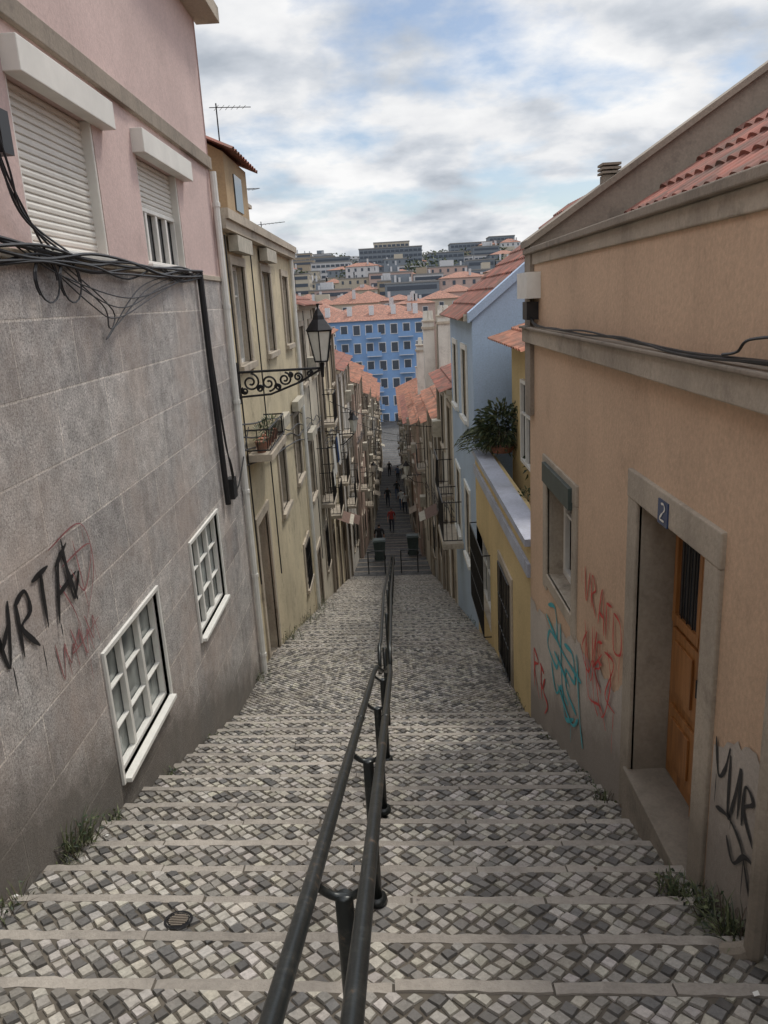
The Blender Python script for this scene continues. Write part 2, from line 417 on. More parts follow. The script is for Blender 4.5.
def house(name,side,y0,y1,ze,kw,depth=7,roof='tile',seed=0,bays=None,pitch=.42,balc=.35,kt=None,inset=0):
    rnd=random.Random(seed); X=XL if side<0 else XR; nx=1 if side<0 else -1
    X=X+(-nx)*rnd.uniform(0,.05)+nx*inset; par=empty(name); zb=zp(y1)-1.2
    walls=MB(kw,'trim'); win=MB('frame','glass'); doors=MB('wood'); det=MB('trim','iron')
    ops=[];wins=[];L=y1-y0; nb=bays or max(1,int(L/2.1)); bw=L/nb
    for i in range(nb):
        yc=y0+(i+.5)*bw+rnd.uniform(-.1,.1); g=zp(yc)
        zt=ze-.55
        while True:
            w=rnd.choice((.85,.95,.95)); h=1.35
            if zt-h<g+2.35: break
            isb=rnd.random()<balc
            c=zt-(2.05 if isb else h)
            if isb and c<g+2.4: isb=False;c=zt-h
            o=(yc-w/2,yc+w/2,c,zt); ops.append(o); wins.append((o,isb)); zt-=2.85
        if zt-g>1.2:
            h=min(2.1,zt-g)
            if rnd.random()<.55: o=(yc-.47,yc+.47,zp(yc+.47)-.05,zp(yc-.3)+h-.0); ops.append(o); wins.append((o,'door'))
            else: o=(yc-.42,yc+.42,g+min(1.0,h*.45),g+h); ops.append(o); wins.append((o,'grille'))
    facade(walls,X,nx,y0,y1,zb,ze,ops,.18,kw)
    xbk=X-nx*depth
    for y in (y0,y1): 
        if roof=='tile':
            walls.poly([(X,y,zb),(xbk,y,zb),(xbk,y,ze),((X+xbk)/2,y,ze+depth/2*pitch),(X,y,ze)],kw)
        else: walls.poly([(X,y,zb),(xbk,y,zb),(xbk,y,ze),(X,y,ze)],kw)
    walls.poly([(xbk,y0,zb),(xbk,y1,zb),(xbk,y1,ze),(xbk,y0,ze)],kw)
    walls.obj('walls',par)
    for o,t in wins:
        a,b,c,d=o
        if t=='door':
            g=X-nx*.15; doors.box(min(g,g-nx*.04),max(g,g-nx*.04),a,b,c,d,rnd.choice(['wood','greenbox','frame']))
            surround(det,X,nx,a,b,c,d,.13,.03,door=True)
            for q in (0,1):
                ym=a+(b-a)*(.08+.46*q); xb(doors,g,nx,.001,.02,ym,ym+(b-a)*.38,c+.3,c+1.0,0); xb(doors,g,nx,.001,.02,ym,ym+(b-a)*.38,c+1.1,d-.15,0)
            if y0>20 and rnd.random()<.35:
                ka=rnd.choice(('awnr','awng','coping','coping')); x0=X+nx*.02;x1=X+nx*.45
                det.poly([(x0,a-.2,d+.45),(x0,b+.2,d+.45),(x1,b+.2,d+.25),(x1,a-.2,d+.25)],ka)
        else:
            if rnd.random()<.3 and t!='grille':
                win.box(min(X-nx*.1,X-nx*.14),max(X-nx*.1,X-nx*.14),a,b,c,d,'shutter'); slats(win,X,nx,a,b,c,d,-.099,h=.08)
            else: window(win,X,nx,a,b,c,d,.15,2,(.7,) if d-c<1.6 else (.35,.75),gk=rnd.choice(('glass','glass','curtain')))
            surround(det,X,nx,a,b,c,d,.12,.03,sill=(t is not True))
            if t is True:
                xb(det,X,nx,0,.38,a-.2,b+.2,c-.12,c-.02,'trim'); railing(det,X,nx,.02,.36,a-.18,b+.18,c-.02)
                if rnd.random()<.35:
                    ka=rnd.choice(('frame','coping','bluewhite','awng')); ya=a+rnd.uniform(0,.3); hh=rnd.uniform(.4,.7)
                    det.poly([(X+nx*.385,ya,c+.9),(X+nx*.385,ya+.45,c+.9),(X+nx*.40,ya+.43,c+.9-hh),(X+nx*.40,ya+.02,c+.88-hh)],ka)
            if t=='grille': grille(det,X,nx,a,b,c,d)
            if t is False and rnd.random()<.3:
                xb(det,X,nx,.03,.16,a-.1,b+.1,d+.16,d+.36,'awng')
            if t is False and rnd.random()<.15:
                xb(det,X,nx,.02,.26,b+.18,b+.7,c+.1,c+.55,'awng'); xb(det,X,nx,.26,.265,b+.26,b+.60,c+.16,c+.49,'coping')
    xb(det,X,nx,-.05,.14,y0,y1,ze-.16,ze-.04,'trim')
    if roof!='tile': xb(det,X,nx,-.25,.18,y0,y1,ze-.04,ze+.08,'trim')
    det.tube([(X+nx*.06,y1-.2,ze-.15),(X+nx*.06,y1-.2,zp(y1)+.05)],.045,8,rnd.choice(['trim','coping','frame']))
    for q in range(4):
        zc=ze-.3-q*.12-rnd.uniform(2.2,2.7); pts=[(X+nx*.04,y0+L*i/6,zc+rnd.uniform(-.08,.08)-(y0+L*i/6-y0)*.12) for i in range(7)]
        det.tube(crom(pts,3),.012,4,'cable')
    for q in range(2):
        yv=rnd.uniform(y0+.2,y1-.2); det.tube([(X+nx*.03,yv,ze-.2),(X+nx*.04,yv+.05,zp(yv)+1.2)],.011,4,'cable')
    win.obj('windows',par); doors.obj('doors',par); det.obj('trim_and_balconies',par)
    rf=MB('tile','coping')
    if roof=='tile':
        kt=kt or rnd.choice(['tile','tile2','tile']); xm=(X+xbk)/2
        fine=4 if y0<35 else 2
        tileroof(rf,(X+nx*.28,y0,ze-.28*pitch),(X+nx*.28,y1,ze-.28*pitch),(xm,y0,ze+depth/2*pitch),(xm,y1,ze+depth/2*pitch),kt,fine=fine)
        tileroof(rf,(xbk-nx*.2,y0,ze-.2*pitch),(xbk-nx*.2,y1,ze-.2*pitch),(xm,y0,ze+depth/2*pitch),(xm,y1,ze+depth/2*pitch),kt,fine=2)
        rf.tube([(xm,y0,ze+depth/2*pitch+.03),(xm,y1,ze+depth/2*pitch+.03)],.11,8,kt)
    else:
        rf.poly([(X-nx*.25,y0,ze-.1),(xbk,y0,ze-.1),(xbk,y1,ze-.1),(X-nx*.25,y1,ze-.1)],'coping')
    rf.obj('roof',par)
    ch=MB('white','tile'); cx=X-nx*rnd.uniform(1.2,2.6); cy=rnd.uniform(y0+.6,y1-.8); zt=ze+(depth/2*pitch if roof=='tile' else 0)+.7
    ch.box(cx-.25,cx+.25,cy-.35,cy+.35,ze-.1,zt,'white'); ch.box(cx-.32,cx+.32,cy-.42,cy+.42,zt,zt+.08,'trim')
    for q in (-.18,.18): ch.tube([(cx,cy+q,zt+.08),(cx,cy+q,zt+.4)],[.09,.07],8,'tile')
    ch.obj('chimney',par)
    return par

# ------------------------------------------------------------------ left near building (granite + pink)
A=empty('granite_and_pink_building')
wa=MB('granite','pink','trim'); X=XL
lw=[(4.80,6.03,-3.20,-2.24),(7.2,8.42,-3.22,-2.22),(1.6,2.9,-2.6,-1.6)]
uw=[(4.80,6.12,.42,1.36),(7.12,8.45,.42,1.33),(1.5,3.2,.4,1.36)]
facade(wa,X,1,-8,10.1,-7,.36,lw,.14,'granite','frame')
facade(wa,X-.015,1,-8,10.1,.36,3.5,uw,.14,'pink','pink')
for y in (-8,10.1): wa.poly([(X-.001,y,-7),(X-9,y,-7),(X-9,y,3.5),(X-.001,y,3.5)],'pink')
wa.poly([(X-9,-8,-7),(X-9,10.1,-7),(X-9,10.1,3.5),(X-9,-8,3.5)],'pink')
wa.poly([(X+.02,-8,3.5),(X-9,-8,3.5),(X-9,10.1,3.5),(X+.02,10.1,3.5)],'coping')
wa.obj('walls',A)
d=MB('trim','shutter','frame','glass','coping')
xb(d,X,1,-.02,.03,-8,10.12,1.63,1.77,'coping')
xb(d,X,1,-.02,.26,7.9,10.3,3.25,3.42,'trim')
xb(d,X,1,-.02,.02,-8,10.1,.33,.385,'trim')
for (a,b,c,e),cl in zip(uw,(.0,.55,.0)):
    zc=c+(e-c)*cl
    if cl>0: window(d,X-.015,1,a,b,c,zc,.12,4,(),t=.04)
    d.poly([(X-.13,a,zc),(X-.13,b,zc),(X-.13,b,e),(X-.13,a,e)],'shutter')
    slats(d,X,1,a+.03,b-.03,zc,e,-.10,h=.045)
    for yy in (a,b-.03): xb(d,X,1,-.12,-.02,yy,yy+.03,c,e,'shutter')
    xb(d,X,1,-.02,.03,a-.03,b+.03,c-.05,c,'frame')
xb(d,X,1,-.02,.09,4.78,6.35,1.34,1.53,'shutter'); xb(d,X,1,-.02,.09,7.05,8.75,1.31,1.50,'shutter')
d.obj('shutters_and_courses',A,bevel=.006)
w=MB('frame','curtain')
for (a,b,c,e) in lw:
    window(w,X,1,a,b,c,e,.08,3,(.33,.66),t=.036,gk='curtain',th=.007)
    t=.035
    xb(w,X,1,-.05,.02,a-t,a,c-t,e+t,'frame'); xb(w,X,1,-.05,.02,b,b+t,c-t,e+t,'frame')
    xb(w,X,1,-.05,.02,a,b,e,e+t,'frame'); xb(w,X,1,-.05,.06,a,b,c-t,c,'frame')
w.obj('windows',A,bevel=.003)
p=MB('cable','frame')
p.tube([(X+.05,8.74,.40),(X+.05,8.78,-.8),(X+.05,8.88,-2.25)],.035,8,'cable')
p.tube([(X+.05,10.03,1.6),(X+.05,10.03,-5.2)],.04,8,'frame')
for zz in (1.2,0,-1.2,-2.4,-3.6,-4.8): p.tube([(X+.05,10.03,zz),(X+.05,10.03,zz+.05)],.05,8,'frame')
p.obj('pipes',A,smooth=False)

cab=MB('cable')
rr=random.Random(3)
for q in range(7):
    pts=[(X+.04+rr.uniform(0,.04),-1+i*(9.75)/12,.37+rr.uniform(-.05,.05)-(.08 if q>3 else 0)*abs(math.sin(i*1.3))) for i in range(13)]
    cab.tube(crom(pts,5),rr.uniform(.006,.012),5)
for q in range(5):
    dd=rr.uniform(-.05,.05)
    a=[(X+.05,4.4+q*.1,.40),(X+.06,5.0+q*.2,.20-q*.05+dd),(X+.06,6.2-q*.15,.12-q*.07),(X+.05,7.4-q*.2,.18+dd),(X+.05,8.6-q*.12,.38)]
    cab.tube(crom(a,8),.005,5)
for q in range(2):
    cy_=4.75+q*.35; cab.tube([(X+.06,cy_+.14*math.cos(t*.35)*(1+t*.01),.22+.13*math.sin(t*.35)) for t in range(30)],.006,5)
for q in range(4):
    a=[(X+.04,4.12+q*.03,2.2),(X+.06,4.22+q*.03,1.3),(X+.06+q*.01,4.4+rr.uniform(-.08,.08),.80),(X+.08,4.5+rr.uniform(0,.15),.55),(X+.05,4.8+q*.12,.40)]
    cab.tube(crom(a,8),.007,5)
for q in range(3):
    pts=[(X+.05,8.7,.4),(X+.07,8.95,-1.2-q*.1),(X+.09,9.1,-2.0+q*.1),(X+.05,9.5,-2.2),(X+.07,10.0,-1.9),(X+.06,10.6,-1.6)]
    cab.tube(crom(pts,6),.008,5)
cab.box(X,X+.08,4.42,4.54,.86,1.08)
cab.box(X,X+.09,9.1,9.3,-2.25,-2.0)
cab.obj('wall_cables',A,smooth=False)

# ------------------------------------------------------------------ graffiti
def ribbon(mb,X,nx,pts,w,off,k):
    P=crom([(0,a,b) for a,b in pts],6); k=mb.mi(k); n0=len(mb.v)
    for i,p in enumerate(P):
        t=(P[min(i+1,len(P)-1)]-P[max(0,i-1)]); t=t.normalized() if t.length>1e-6 else Vector((0,1,0))
        e_=min(i,len(P)-1-i)/3; nn=Vector((0,-t.z,t.y))*w*.5*(.8+.25*math.sin(i*.7)+random.uniform(-.08,.08))*min(1,.45+e_); o=off+i*.00003
        for s in (1,-1): q=p+nn*s; mb.v.append((X+nx*o,q.y,q.z))
    for i in range(len(P)-1):
        a=n0+2*i; mb.f.append((a,a+1,a+3,a+2)); mb.m.append(k)
def tag(name,X,nx,strokes,w,k,base=.006,parent=None,drips=0):
    mb=MB(k)
    strokes=list(strokes)
    for i in range(drips):
        s_=random.choice(strokes); p=random.choice(s_); l=random.uniform(.06,.22); strokes.append([p,(p[0],p[1]-l)])
    for i,s in enumerate(strokes): ribbon(mb,X,nx,s,w if i<len(strokes)-drips else w*.35,base+i*.0011,k)
    return mb.obj(name,parent)
s=[[(3.50,-1.46),(3.58,-1.76),(3.68,-1.38)],[(3.76,-1.42),(3.75,-1.78)],[(3.74,-1.44),(3.88,-1.40),(3.91,-1.54),(3.78,-1.60),(3.95,-1.80)],
   [(3.98,-1.38),(4.22,-1.36)],[(4.10,-1.36),(4.09,-1.74)],[(4.24,-1.78),(4.40,-1.34),(4.56,-1.74)],[(4.26,-1.60),(4.60,-1.54)],[(4.45,-1.25),(4.50,-1.70),(4.64,-1.55)],[(4.30,-1.40),(4.52,-1.30)],[(3.52,-1.62),(3.62,-1.50)]]
s=[[(4.02+(a-4.02)*.92+.02,-1.56+(b+1.56)*.88) for a,b in q] for q in s]
tag('graffiti_tag',XL,1,s,.038,'paintb',parent=A,drips=6)
s=[[(4.15+q*.11,-1.85-.06*(q%2)),(4.2+q*.12,-2.1+.05*(q%3)),(4.27+q*.11,-1.9-.05*(q%2)),(4.3+q*.12,-2.12)] for q in range(5)]+[[(4.3,-1.5),(4.5,-1.85),(4.35,-2.0),(4.8,-1.95)],[(4.6,-1.35),(4.68,-1.85)],[(4.4,-1.45),(4.85,-1.45),(4.66,-1.7),(4.5,-1.5)],[(4.25,-1.3),(4.75,-1.28),(4.85,-1.6),(4.6,-1.9)]]
tag('graffiti_faded',XL,1,s,.013,'paintf',.005,parent=A,drips=5)

# ------------------------------------------------------------------ right near building (peach)
R=empty('peach_building'); X=XR
wp=MB('peach','trim')
dO=(3.30,4.27,-3.3,-1.2); wO=(5.88,6.86,-2.58,-1.62)
facade(wp,X,-1,-8,7.75,-6.5,.25,[dO,wO],.28,'peach','trim')
wp.poly([(X+.001,7.75,-6.5),(X+9,7.75,-6.5),(X+9,7.75,.25),(X+.001,7.75,.25)],'peach')
wp.poly([(X+.001,-8,-6.5),(X+9,-8,-6.5),(X+9,-8,.25),(X+.001,-8,.25)],'peach')
wp.obj('walls',R)
d=MB('trim','coping','peach')
xb(d,X,-1,-.30,.02,-8,7.78,.24,.34,'trim'); xb(d,X,-1,-.34,.06,-8,7.80,.34,.39,'coping')
xb(d,X,-1,-.02,.07,-8,7.80,-.47,-.34,'trim'); xb(d,X,-1,-.02,.10,-8,7.82,-.34,-.315,'coping')
def slopewall(mb,y0,y1,xa,xz,za,zz,th,k):
    mb.poly([(xa,y0,za-th),(xz,y0,zz-th),(xz,y0,zz),(xa,y0,za)],k); mb.poly([(xa,y1,za-th),(xz,y1,zz-th),(xz,y1,zz),(xa,y1,za)],k)
    mb.poly([(xa,y0,za),(xz,y0,zz),(xz,y1,zz),(xa,y1,za)],k); mb.poly([(xa,y0,za-th),(xa,y1,za-th),(xa,y1,za),(xa,y0,za)],k)
slopewall(d,7.52,7.80,1.36,5.4,.42,3.02,1.6,'coping')
slopewall(d,7.47,7.85,1.33,5.42,.46,3.09,.06,'coping')
surround(d,X,-1,*dO,.17,.02,'trim',door=True); surround(d,X,-1,*wO,.17,.015,'trim',sill=False)
xb(d,X,-1,-.22,.04,3.22,4.31,-3.40,-2.95,'trim')
d.obj('cornices_and_frames',R,bevel=.008)
rf=MB('tile2')
tileroof(rf,(1.60,-8,.17),(1.60,7.5,.17),(5.4,-8,2.70),(5.4,7.5,2.70),'tile2',wave=.2,fine=6)
rf.obj('roof',R)
dr=MB('wood','iron','glass'); g=X+.22
dr.box(g,g+.05,3.30,4.27,-2.95,-1.2,'wood')
for q in (0,1):
    a=3.36+q*.46
    for (c,e) in ((-2.84,-2.45),(-2.38,-1.95)):
        xb(dr,g,-1,.001,.018,a,a+.39,c,e,'wood'); xb(dr,g,-1,.018,.032,a+.06,a+.33,c+.06,e-.06,'wood')
    xb(dr,g,-1,.001,.012,a+.06,a+.33,-1.86,-1.32,'glass'); 
    for z in (-1.88,-1.32): xb(dr,g,-1,.001,.03,a,a+.39,z-.03,z+.03,'wood')
    for yy in (a,a+.35): xb(dr,g,-1,.001,.028,yy,yy+.04,-1.85,-1.35,'wood')
    for i in range(3): dr.tube([(g-.02,a+.11+i*.08,-1.86),(g-.02,a+.11+i*.08,-1.34)],.005,5,'iron')
xb(dr,g,-1,.001,.034,3.77,3.80,-2.95,-1.2,'wood')
dr.tube([(g-.05,3.72,-2.15),(g-.05,3.72,-2.05)],.02,8,'iron')
dr.obj('door',R,bevel=.004)
w=MB('frame','glass','greenbox')
window(w,X,-1,5.88,6.86,-2.58,-1.62,.2,2,(.62,),t=.06)
xb(w,X,-1,-.2,.05,5.85,6.90,-1.68,-1.50,'greenbox')
w.obj('window',R,bevel=.004)
pl=MB('bluepl','frame')
xb(pl,X,-1,.024,.032,3.75,3.89,-1.20,-1.07,'bluepl')
ribbon(pl,X,-1,[(3.84,-1.09),(3.80,-1.085),(3.785,-1.11),(3.82,-1.14),(3.85,-1.172),(3.785,-1.172)],.014,.0345,'frame')
pl.obj('house_number_plaque',R)
pt=MB('patch')
def patch(y0,y1,za,zb,zlow,off):
    n=90; top=[]
    for i in range(n+1):
        t=i/n;y=y0+(y1-y0)*t; top.append((X-off,y,za+(zb-za)*t+.16*noise.noise(Vector((y*2.0,0,1)))+.07*noise.noise(Vector((y*7,2,1)))+.03*noise.noise(Vector((y*30,2,1)))))
    for i in range(n):
        a,b=top[i],top[i+1]; pt.poly([(X-off,a[1],zlow),(X-off,b[1],zlow),b,a])
patch(4.45,7.74,-2.5,-3.2,-5.2,.005); patch(.2,3.11,-1.72,-1.98,-3.3,.005)
pt.obj('repaired_plaster',R)
pp=MB('trim','frame','cable','greenbox')
pp.tube(crom([(X-.06,2.50,.15),(X-.06,2.50,-1.5),(X-.06,2.50,-2.48),(X-.07,2.52,-2.60),(X-.15,2.57,-2.66)],6),.04,10,'trim')
pp.box(X-.13,X-.0,7.2,7.7,-.06,.17,'frame'); pp.box(X-.11,X,7.3,7.52,-.25,-.09,'cable')
for q in range(3):
    pts=[(X-.07-rr.uniform(0,.02),-1+i*.9,-.30+rr.uniform(-.01,.03)) for i in range(10)]+[(X-.06,7.5,-.15)]
    pp.tube(crom(pts,4),.007,5,'cable')
pp.tube(crom([(X-.08,3.1,-.28),(X-.09,2.95,-.26),(X-.09,2.85,-.21),(X-.08,2.5,-.18)],6),.006,5,'cable')
pp.obj('pipes_and_cables',R,smooth=False)
def mir(st,y0,y1,z0,z1): return [[(y0+(y1-y0)*a,z0+(z1-z0)*b) for a,b in q] for q in st]
teal=mir([[(.1,.9),(.3,1),(.35,.7),(.15,.62),(.1,.4),(.35,.35),(.4,.55)],[(.45,.95),(.5,.3),(.65,.2)],[(.55,.8),(.75,.85),(.8,.6),(.6,.55),(.62,.35),(.85,.3)],
  [(.2,.3),(.35,.05),(.5,.25),(.6,.0),(.8,.2)],[(.05,.75),(.5,.68),(.95,.74)],[(.85,.95),(.92,.4),(1,.1)],[(.3,.5),(.7,.45)],[(.4,.2),(.75,.1),(.9,.3)]],6.95,5.42,-3.62,-2.78)
tag('graffiti_teal',X,-1,teal,.042,'paintt',.008,parent=R,drips=6)
red=mir([[(.0,.95),(.05,.7),(.15,.95)],[(.2,.7),(.22,.95),(.32,.88),(.22,.8),(.34,.68)],[(.4,.66),(.5,.95),(.56,.64)],[(.42,.76),(.56,.76)],[(.62,.9),(.62,.64)],[(.62,.9),(.75,.92)],[(.8,.9),(.95,.88),(.98,.7),(.82,.66),(.8,.9)],
  [(.05,.55),(.25,.15),(.4,.6),(.3,.3),(.55,.5)],[(.55,.58),(.42,.52),(.5,.38),(.38,.3),(.55,.2)],[(.45,.4),(.56,.42)],[(.62,.55),(.85,.56),(.66,.25),(.9,.24)],[(.1,.4),(.2,.02),(.55,.1),(.7,.0)],[(.3,.6),(.36,.1),(.5,.0)],[(.15,.5),(.0,.3),(.2,.2),(.35,.35),(.6,.05),(.8,.4),(.7,.6)]],5.45,4.48,-2.98,-1.95)
tag('graffiti_red',X,-1,red,.022,'paintr',.008,parent=R,drips=12)
red2=mir([[(.1,.9),(.15,.1)],[(.1,.9),(.4,.8),(.15,.55),(.45,.1)],[(.55,.9),(.6,.2)],[(.5,.88),(.75,.85)],[(.8,.8),(.7,.5),(.95,.4),(.8,.1)],[(.55,.5),(.7,.5)]],7.62,6.75,-4.15,-3.60)
tag('graffiti_small_red',X,-1,red2,.038,'paintr',.008,parent=R)
blk=mir([[(.0,.95),(.08,.65),(.2,.75),(.28,1)],[(.3,.95),(.32,.4),(.42,.62),(.5,.95),(.5,.5)],[(.58,.5),(.6,.85),(.75,.8),(.6,.65),(.8,.45)],[(.85,.9),(.9,.6),(1,.9)],[(.9,.6),(.85,.3)],
  [(.1,.35),(.35,.42),(.6,.35),(.75,.15),(.85,.0)],[(.35,.25),(.5,.1),(.7,.3),(.95,.35)]],3.08,2.58,-2.50,-1.95)
tag('graffiti_black',X,-1,blk,.024,'paintb',.008,parent=R,drips=4)

# ------------------------------------------------------------------ yellow terrace building
Y=empty('yellow_terrace_building')
w=MB('yellow','trim')
oD=(9.1,10.05,-5.6,-3.55); oW=(11.2,13.0,-5.15,-3.9)
facade(w,X,-1,7.752,13,-7,-2.66,[oD,oW],.2,'yellow','trim')
w.box(X+.0,X+.3,7.752,13,-2.66,-2.60,'yellow')
w.poly([(X+.3,7.76,-3.2),(X+8,7.76,-3.2),(X+8,13,-3.2),(X+.3,13,-3.2)],'coping'); w.poly([(X+.3,7.76,-3.2),(X+.3,13,-3.2),(X+.3,13,-2.6),(X+.3,7.76,-2.6)],'yellow')
w.obj('walls',Y)
d=MB('bluewhite','trim','iron','glass','wood','greenbox','frame')
xb(d,X,-1,-.20,.06,7.76,13,-2.60,-2.52,'bluewhite'); xb(d,X,-1,-.02,.035,7.76,13,-2.95,-2.80,'bluewhite')
xb(d,X,-1,-.2,-.15,9.1,10.05,-5.6,-3.55,'greenbox'); grille(d,X,-1,9.1,10.05,-4.9,-3.55,.04,.12)
window(d,X,-1,*oW,.15,3,(.5,)); grille(d,X,-1,11.15,12.98,-5.2,-3.85,.12,.11)
for z in (-5.2,-3.85):
    for yy in (11.15,12.98): d.tube([(X,yy,z),(X-.12,yy,z)],.01,5,'iron')
surround(d,X,-1,*oD,.12,.02,'trim',door=True)
d.obj('details',Y)
h=empty('terrace_cottage')
w=MB('yellow','trim'); w.box(1.95,4.5,9.6,12.4,-3.2,-.72,'yellow'); w.obj('walls',h)
d=MB('frame','glass','trim')
window(d,1.95,-1,10.3,11.2,-2.4,-1.2,-.02,2,(.6,)); d.obj('window',h)
rf=MB('tile'); tileroof(rf,(1.60,9.4,-.72),(1.60,12.5,-.72),(4.6,9.4,.35),(4.6,12.5,.35),'tile'); 
tileroof(rf,(1.72,8.0,-2.35),(1.72,9.4,-2.35),(3.4,8.0,-1.75),(3.4,9.4,-1.75),'tile'); rf.obj('roof',h)
w=MB('yellow'); w.box(2.0,3.6,8.1,9.35,-3.2,-2.33); w.obj('annex_walls',h)

B=empty('blue_house')
w=MB('bluep','trim')
ops=[(14.0,14.8,-2.2,-.95),(15.9,16.7,-2.2,-.95),(14.0,14.8,-5.0,-3.6),(15.9,16.8,-5.0,-3.6)]
facade(w,X,-1,13.0,17.5,-8.5,-.30,ops,.15,'bluep','trim')
for y in (13.0,17.5): w.poly([(X,y,-8.5),(X+5,y,-8.5),(X+5,y,-.3),(X+2.6,y,1.75),(X,y,-.3)],'bluep')
w.poly([(X+5,13,-8.5),(X+5,17.5,-8.5),(X+5,17.5,-.3),(X+5,13,-.3)],'bluep'); w.obj('walls',B)
d=MB('frame','glass','trim','bluep','iron')
for o in ops: window(d,X,-1,*o,.12,2,(.65,)); surround(d,X,-1,*o,.1,.03,'frame')
slopewall(d,12.95,13.2,X-.06,X+2.6,-.28,1.82,.16,'bluep')
xb(d,X,-1,0,.45,15.6,17.1,-5.2,-5.08,'trim'); railing(d,X,-1,.02,.42,15.65,17.05,-5.08)
xb(d,X,-1,0,.12,13.2,17.5,-.42,-.3,'trim')
d.obj('details',B)
rf=MB('tile2'); tileroof(rf,(X-.2,13.2,-.42),(X-.2,17.5,-.42),(X+2.6,13.2,1.72),(X+2.6,17.5,1.72),'tile2',fine=4)
tileroof(rf,(X+5.2,13.2,-.42),(X+5.2,17.5,-.42),(X+2.6,13.2,1.72),(X+2.6,17.5,1.72),'tile2',fine=3); rf.obj('roof',B)

# ------------------------------------------------------------------ street rows
house('cream_row_house',-1,10.12,17.7,1.12,'cream',seed=4,roof='flat',balc=0.0)
house('pale_row_house',-1,17.7,22.6,.05,'pale',seed=5,balc=.35)
house('cream_row_house',-1,22.6,29,-.9,'cream',seed=9,balc=.3)
house('white_row_house',-1,29,37,-2.4,'white',seed=12,inset=.1)
house('rose_row_house',-1,37,47,-3.7,'rose',seed=14,balc=.3,inset=.3)
house('pale_row_house',-1,47,60,-5.4,'pale',seed=17,balc=.3,inset=.5)
house('grey_row_house',-1,60,75,-7.2,'grey',seed=21,balc=.2,inset=.6)
house('ochre_row_house',-1,75,92,-9.4,'ochre',seed=22,balc=.1,inset=.7)
house('white_row_house',1,17.5,22,-2.0,'white',seed=31,balc=.4)
house('grey_row_house',1,22,29,-3.3,'grey',seed=33,depth=6,balc=.3)
house('pale_row_house',1,29,37,-4.5,'pale',seed=35,balc=.3,inset=.05)
house('rose_row_house',1,37,50,-5.8,'rose',seed=37,balc=.3,inset=.25)
house('grey_row_house',1,50,65,-7.8,'grey',seed=39,balc=.2,inset=.4)
house('pale_row_house',1,65,90,-9.8,'pale',seed=41,balc=.1,inset=.5)
e=empty('wall_balcony'); m=MB('trim','iron','tile','leafd','leaf')
m.box(XL,XL+.35,10.6,12.2,-2.10,-2.0,'trim'); railing(m,XL,1,.02,.33,10.62,12.18,-2.0,h=.35,sp=.14)
for q in range(5):
    yy=10.8+q*.28; m.tube([(XL+.18,yy,-2.0),(XL+.18,yy,-1.84)],[.06,.085],10,'tile')
    for i in range(60):
        v=Vector((random.gauss(0,1),random.gauss(0,1),random.gauss(0,1))).normalized()
        a_=Vector((XL+.18+v.x*.09,yy+v.y*.09,-1.74+v.z*.10)); sd=v.cross(Vector((0,0,1))).normalized()*.012
        m.poly([a_,a_+v*.04+sd,a_+v*.08,a_+v*.04-sd],random.choice(('leafd','leaf')))
m.obj('ledge',e)

T=empty('roof_turret')
w=MB('ochre','glass','frame'); w.box(-3.6,-2.15,11.6,13.4,1.0,2.10,'ochre'); w.box(-2.149,-2.13,12.2,12.8,1.4,1.9,'glass'); w.poly([(-3.6,11.6,2.10),(-2.15,11.6,2.10),(-2.87,11.6,2.5)],'ochre'); w.obj('walls',T)
rf=MB('tile2'); tileroof(rf,(-2.0,11.4,2.07),(-2.0,13.6,2.07),(-2.87,11.4,2.52),(-2.87,13.6,2.52),'tile2'); tileroof(rf,(-3.75,11.4,2.07),(-3.75,13.6,2.07),(-2.87,11.4,2.52),(-2.87,13.6,2.52),'tile2'); rf.obj('roof',T)
def antenna(x,y,z,h=1.3,a=0):
    m=MB('iron'); m.tube([(x,y,z),(x,y,z+h)],.010,6)
    dx,dy=math.cos(a),math.sin(a)
    m.tube([(x-dx*.1,y-dy*.1,z+h*.9),(x+dx*.5,y+dy*.5,z+h*.95)],.006,5)
    for i in range(6):
        px=x+dx*.08*i;py=y+dy*.08*i;l=.16-.012*i; m.tube([(px-dy*l,py+dx*l,z+h*.9+.005*i),(px+dy*l,py-dx*l,z+h*.9+.005*i)],.004,4)
    m.obj('tv_antenna')
antenna(-2.25,12.0,2.2,.6,.4); antenna(-2.5,14.5,1.1,1.0,.8); antenna(-2.5,17.0,1.1,.6,0); antenna(-3,27,-.2,1.3,.5); antenna(3,31,-3.5,1.6,2)
def stack(x,y,z0,z1,w,l):
    m=MB('white','trim','tile'); m.box(x,x+w,y,y+l,z0,z1,'white'); m.box(x-.06,x+w+.06,y-.06,y+l+.06,z1-.3,z1-.2,'trim'); m.box(x-.04,x+w+.04,y-.04,y+l+.04,z1,z1+.06,'trim')
    for i in range(2): m.tube([(x+w*(.27+.46*i),y+l/2,z1+.06),(x+w*(.27+.46*i),y+l/2,z1+.45)],[.13,.1],8,'white')
    m.obj('chimney_stack')
stack(1.55,33.5,-5,-1.0,.45,.8); stack(2.15,33.2,-5,-.8,.5,.8); stack(1.6,44,-7,-2.6,.8,.8)
m=MB('coping'); m.box(2.05,2.18,7.58,7.72,.9,.99)
for i in range(3): m.box(2.03,2.20,7.56,7.74,1.0+i*.035,1.02+i*.035)
m.obj('roof_vent')
for (ya,yb_,za,zb_) in ((26,27,-3.2,-4.4),(40,41,-6.0,-7.2),(54,53,-9,-9.6)):
    m=MB('cable'); m.tube([(XL+(XR-XL)*t,ya+(yb_-ya)*t,za+(zb_-za)*t-.8*t*(1-t)) for t in [i/12 for i in range(13)]],.012,4); m.obj('overhead_wire')

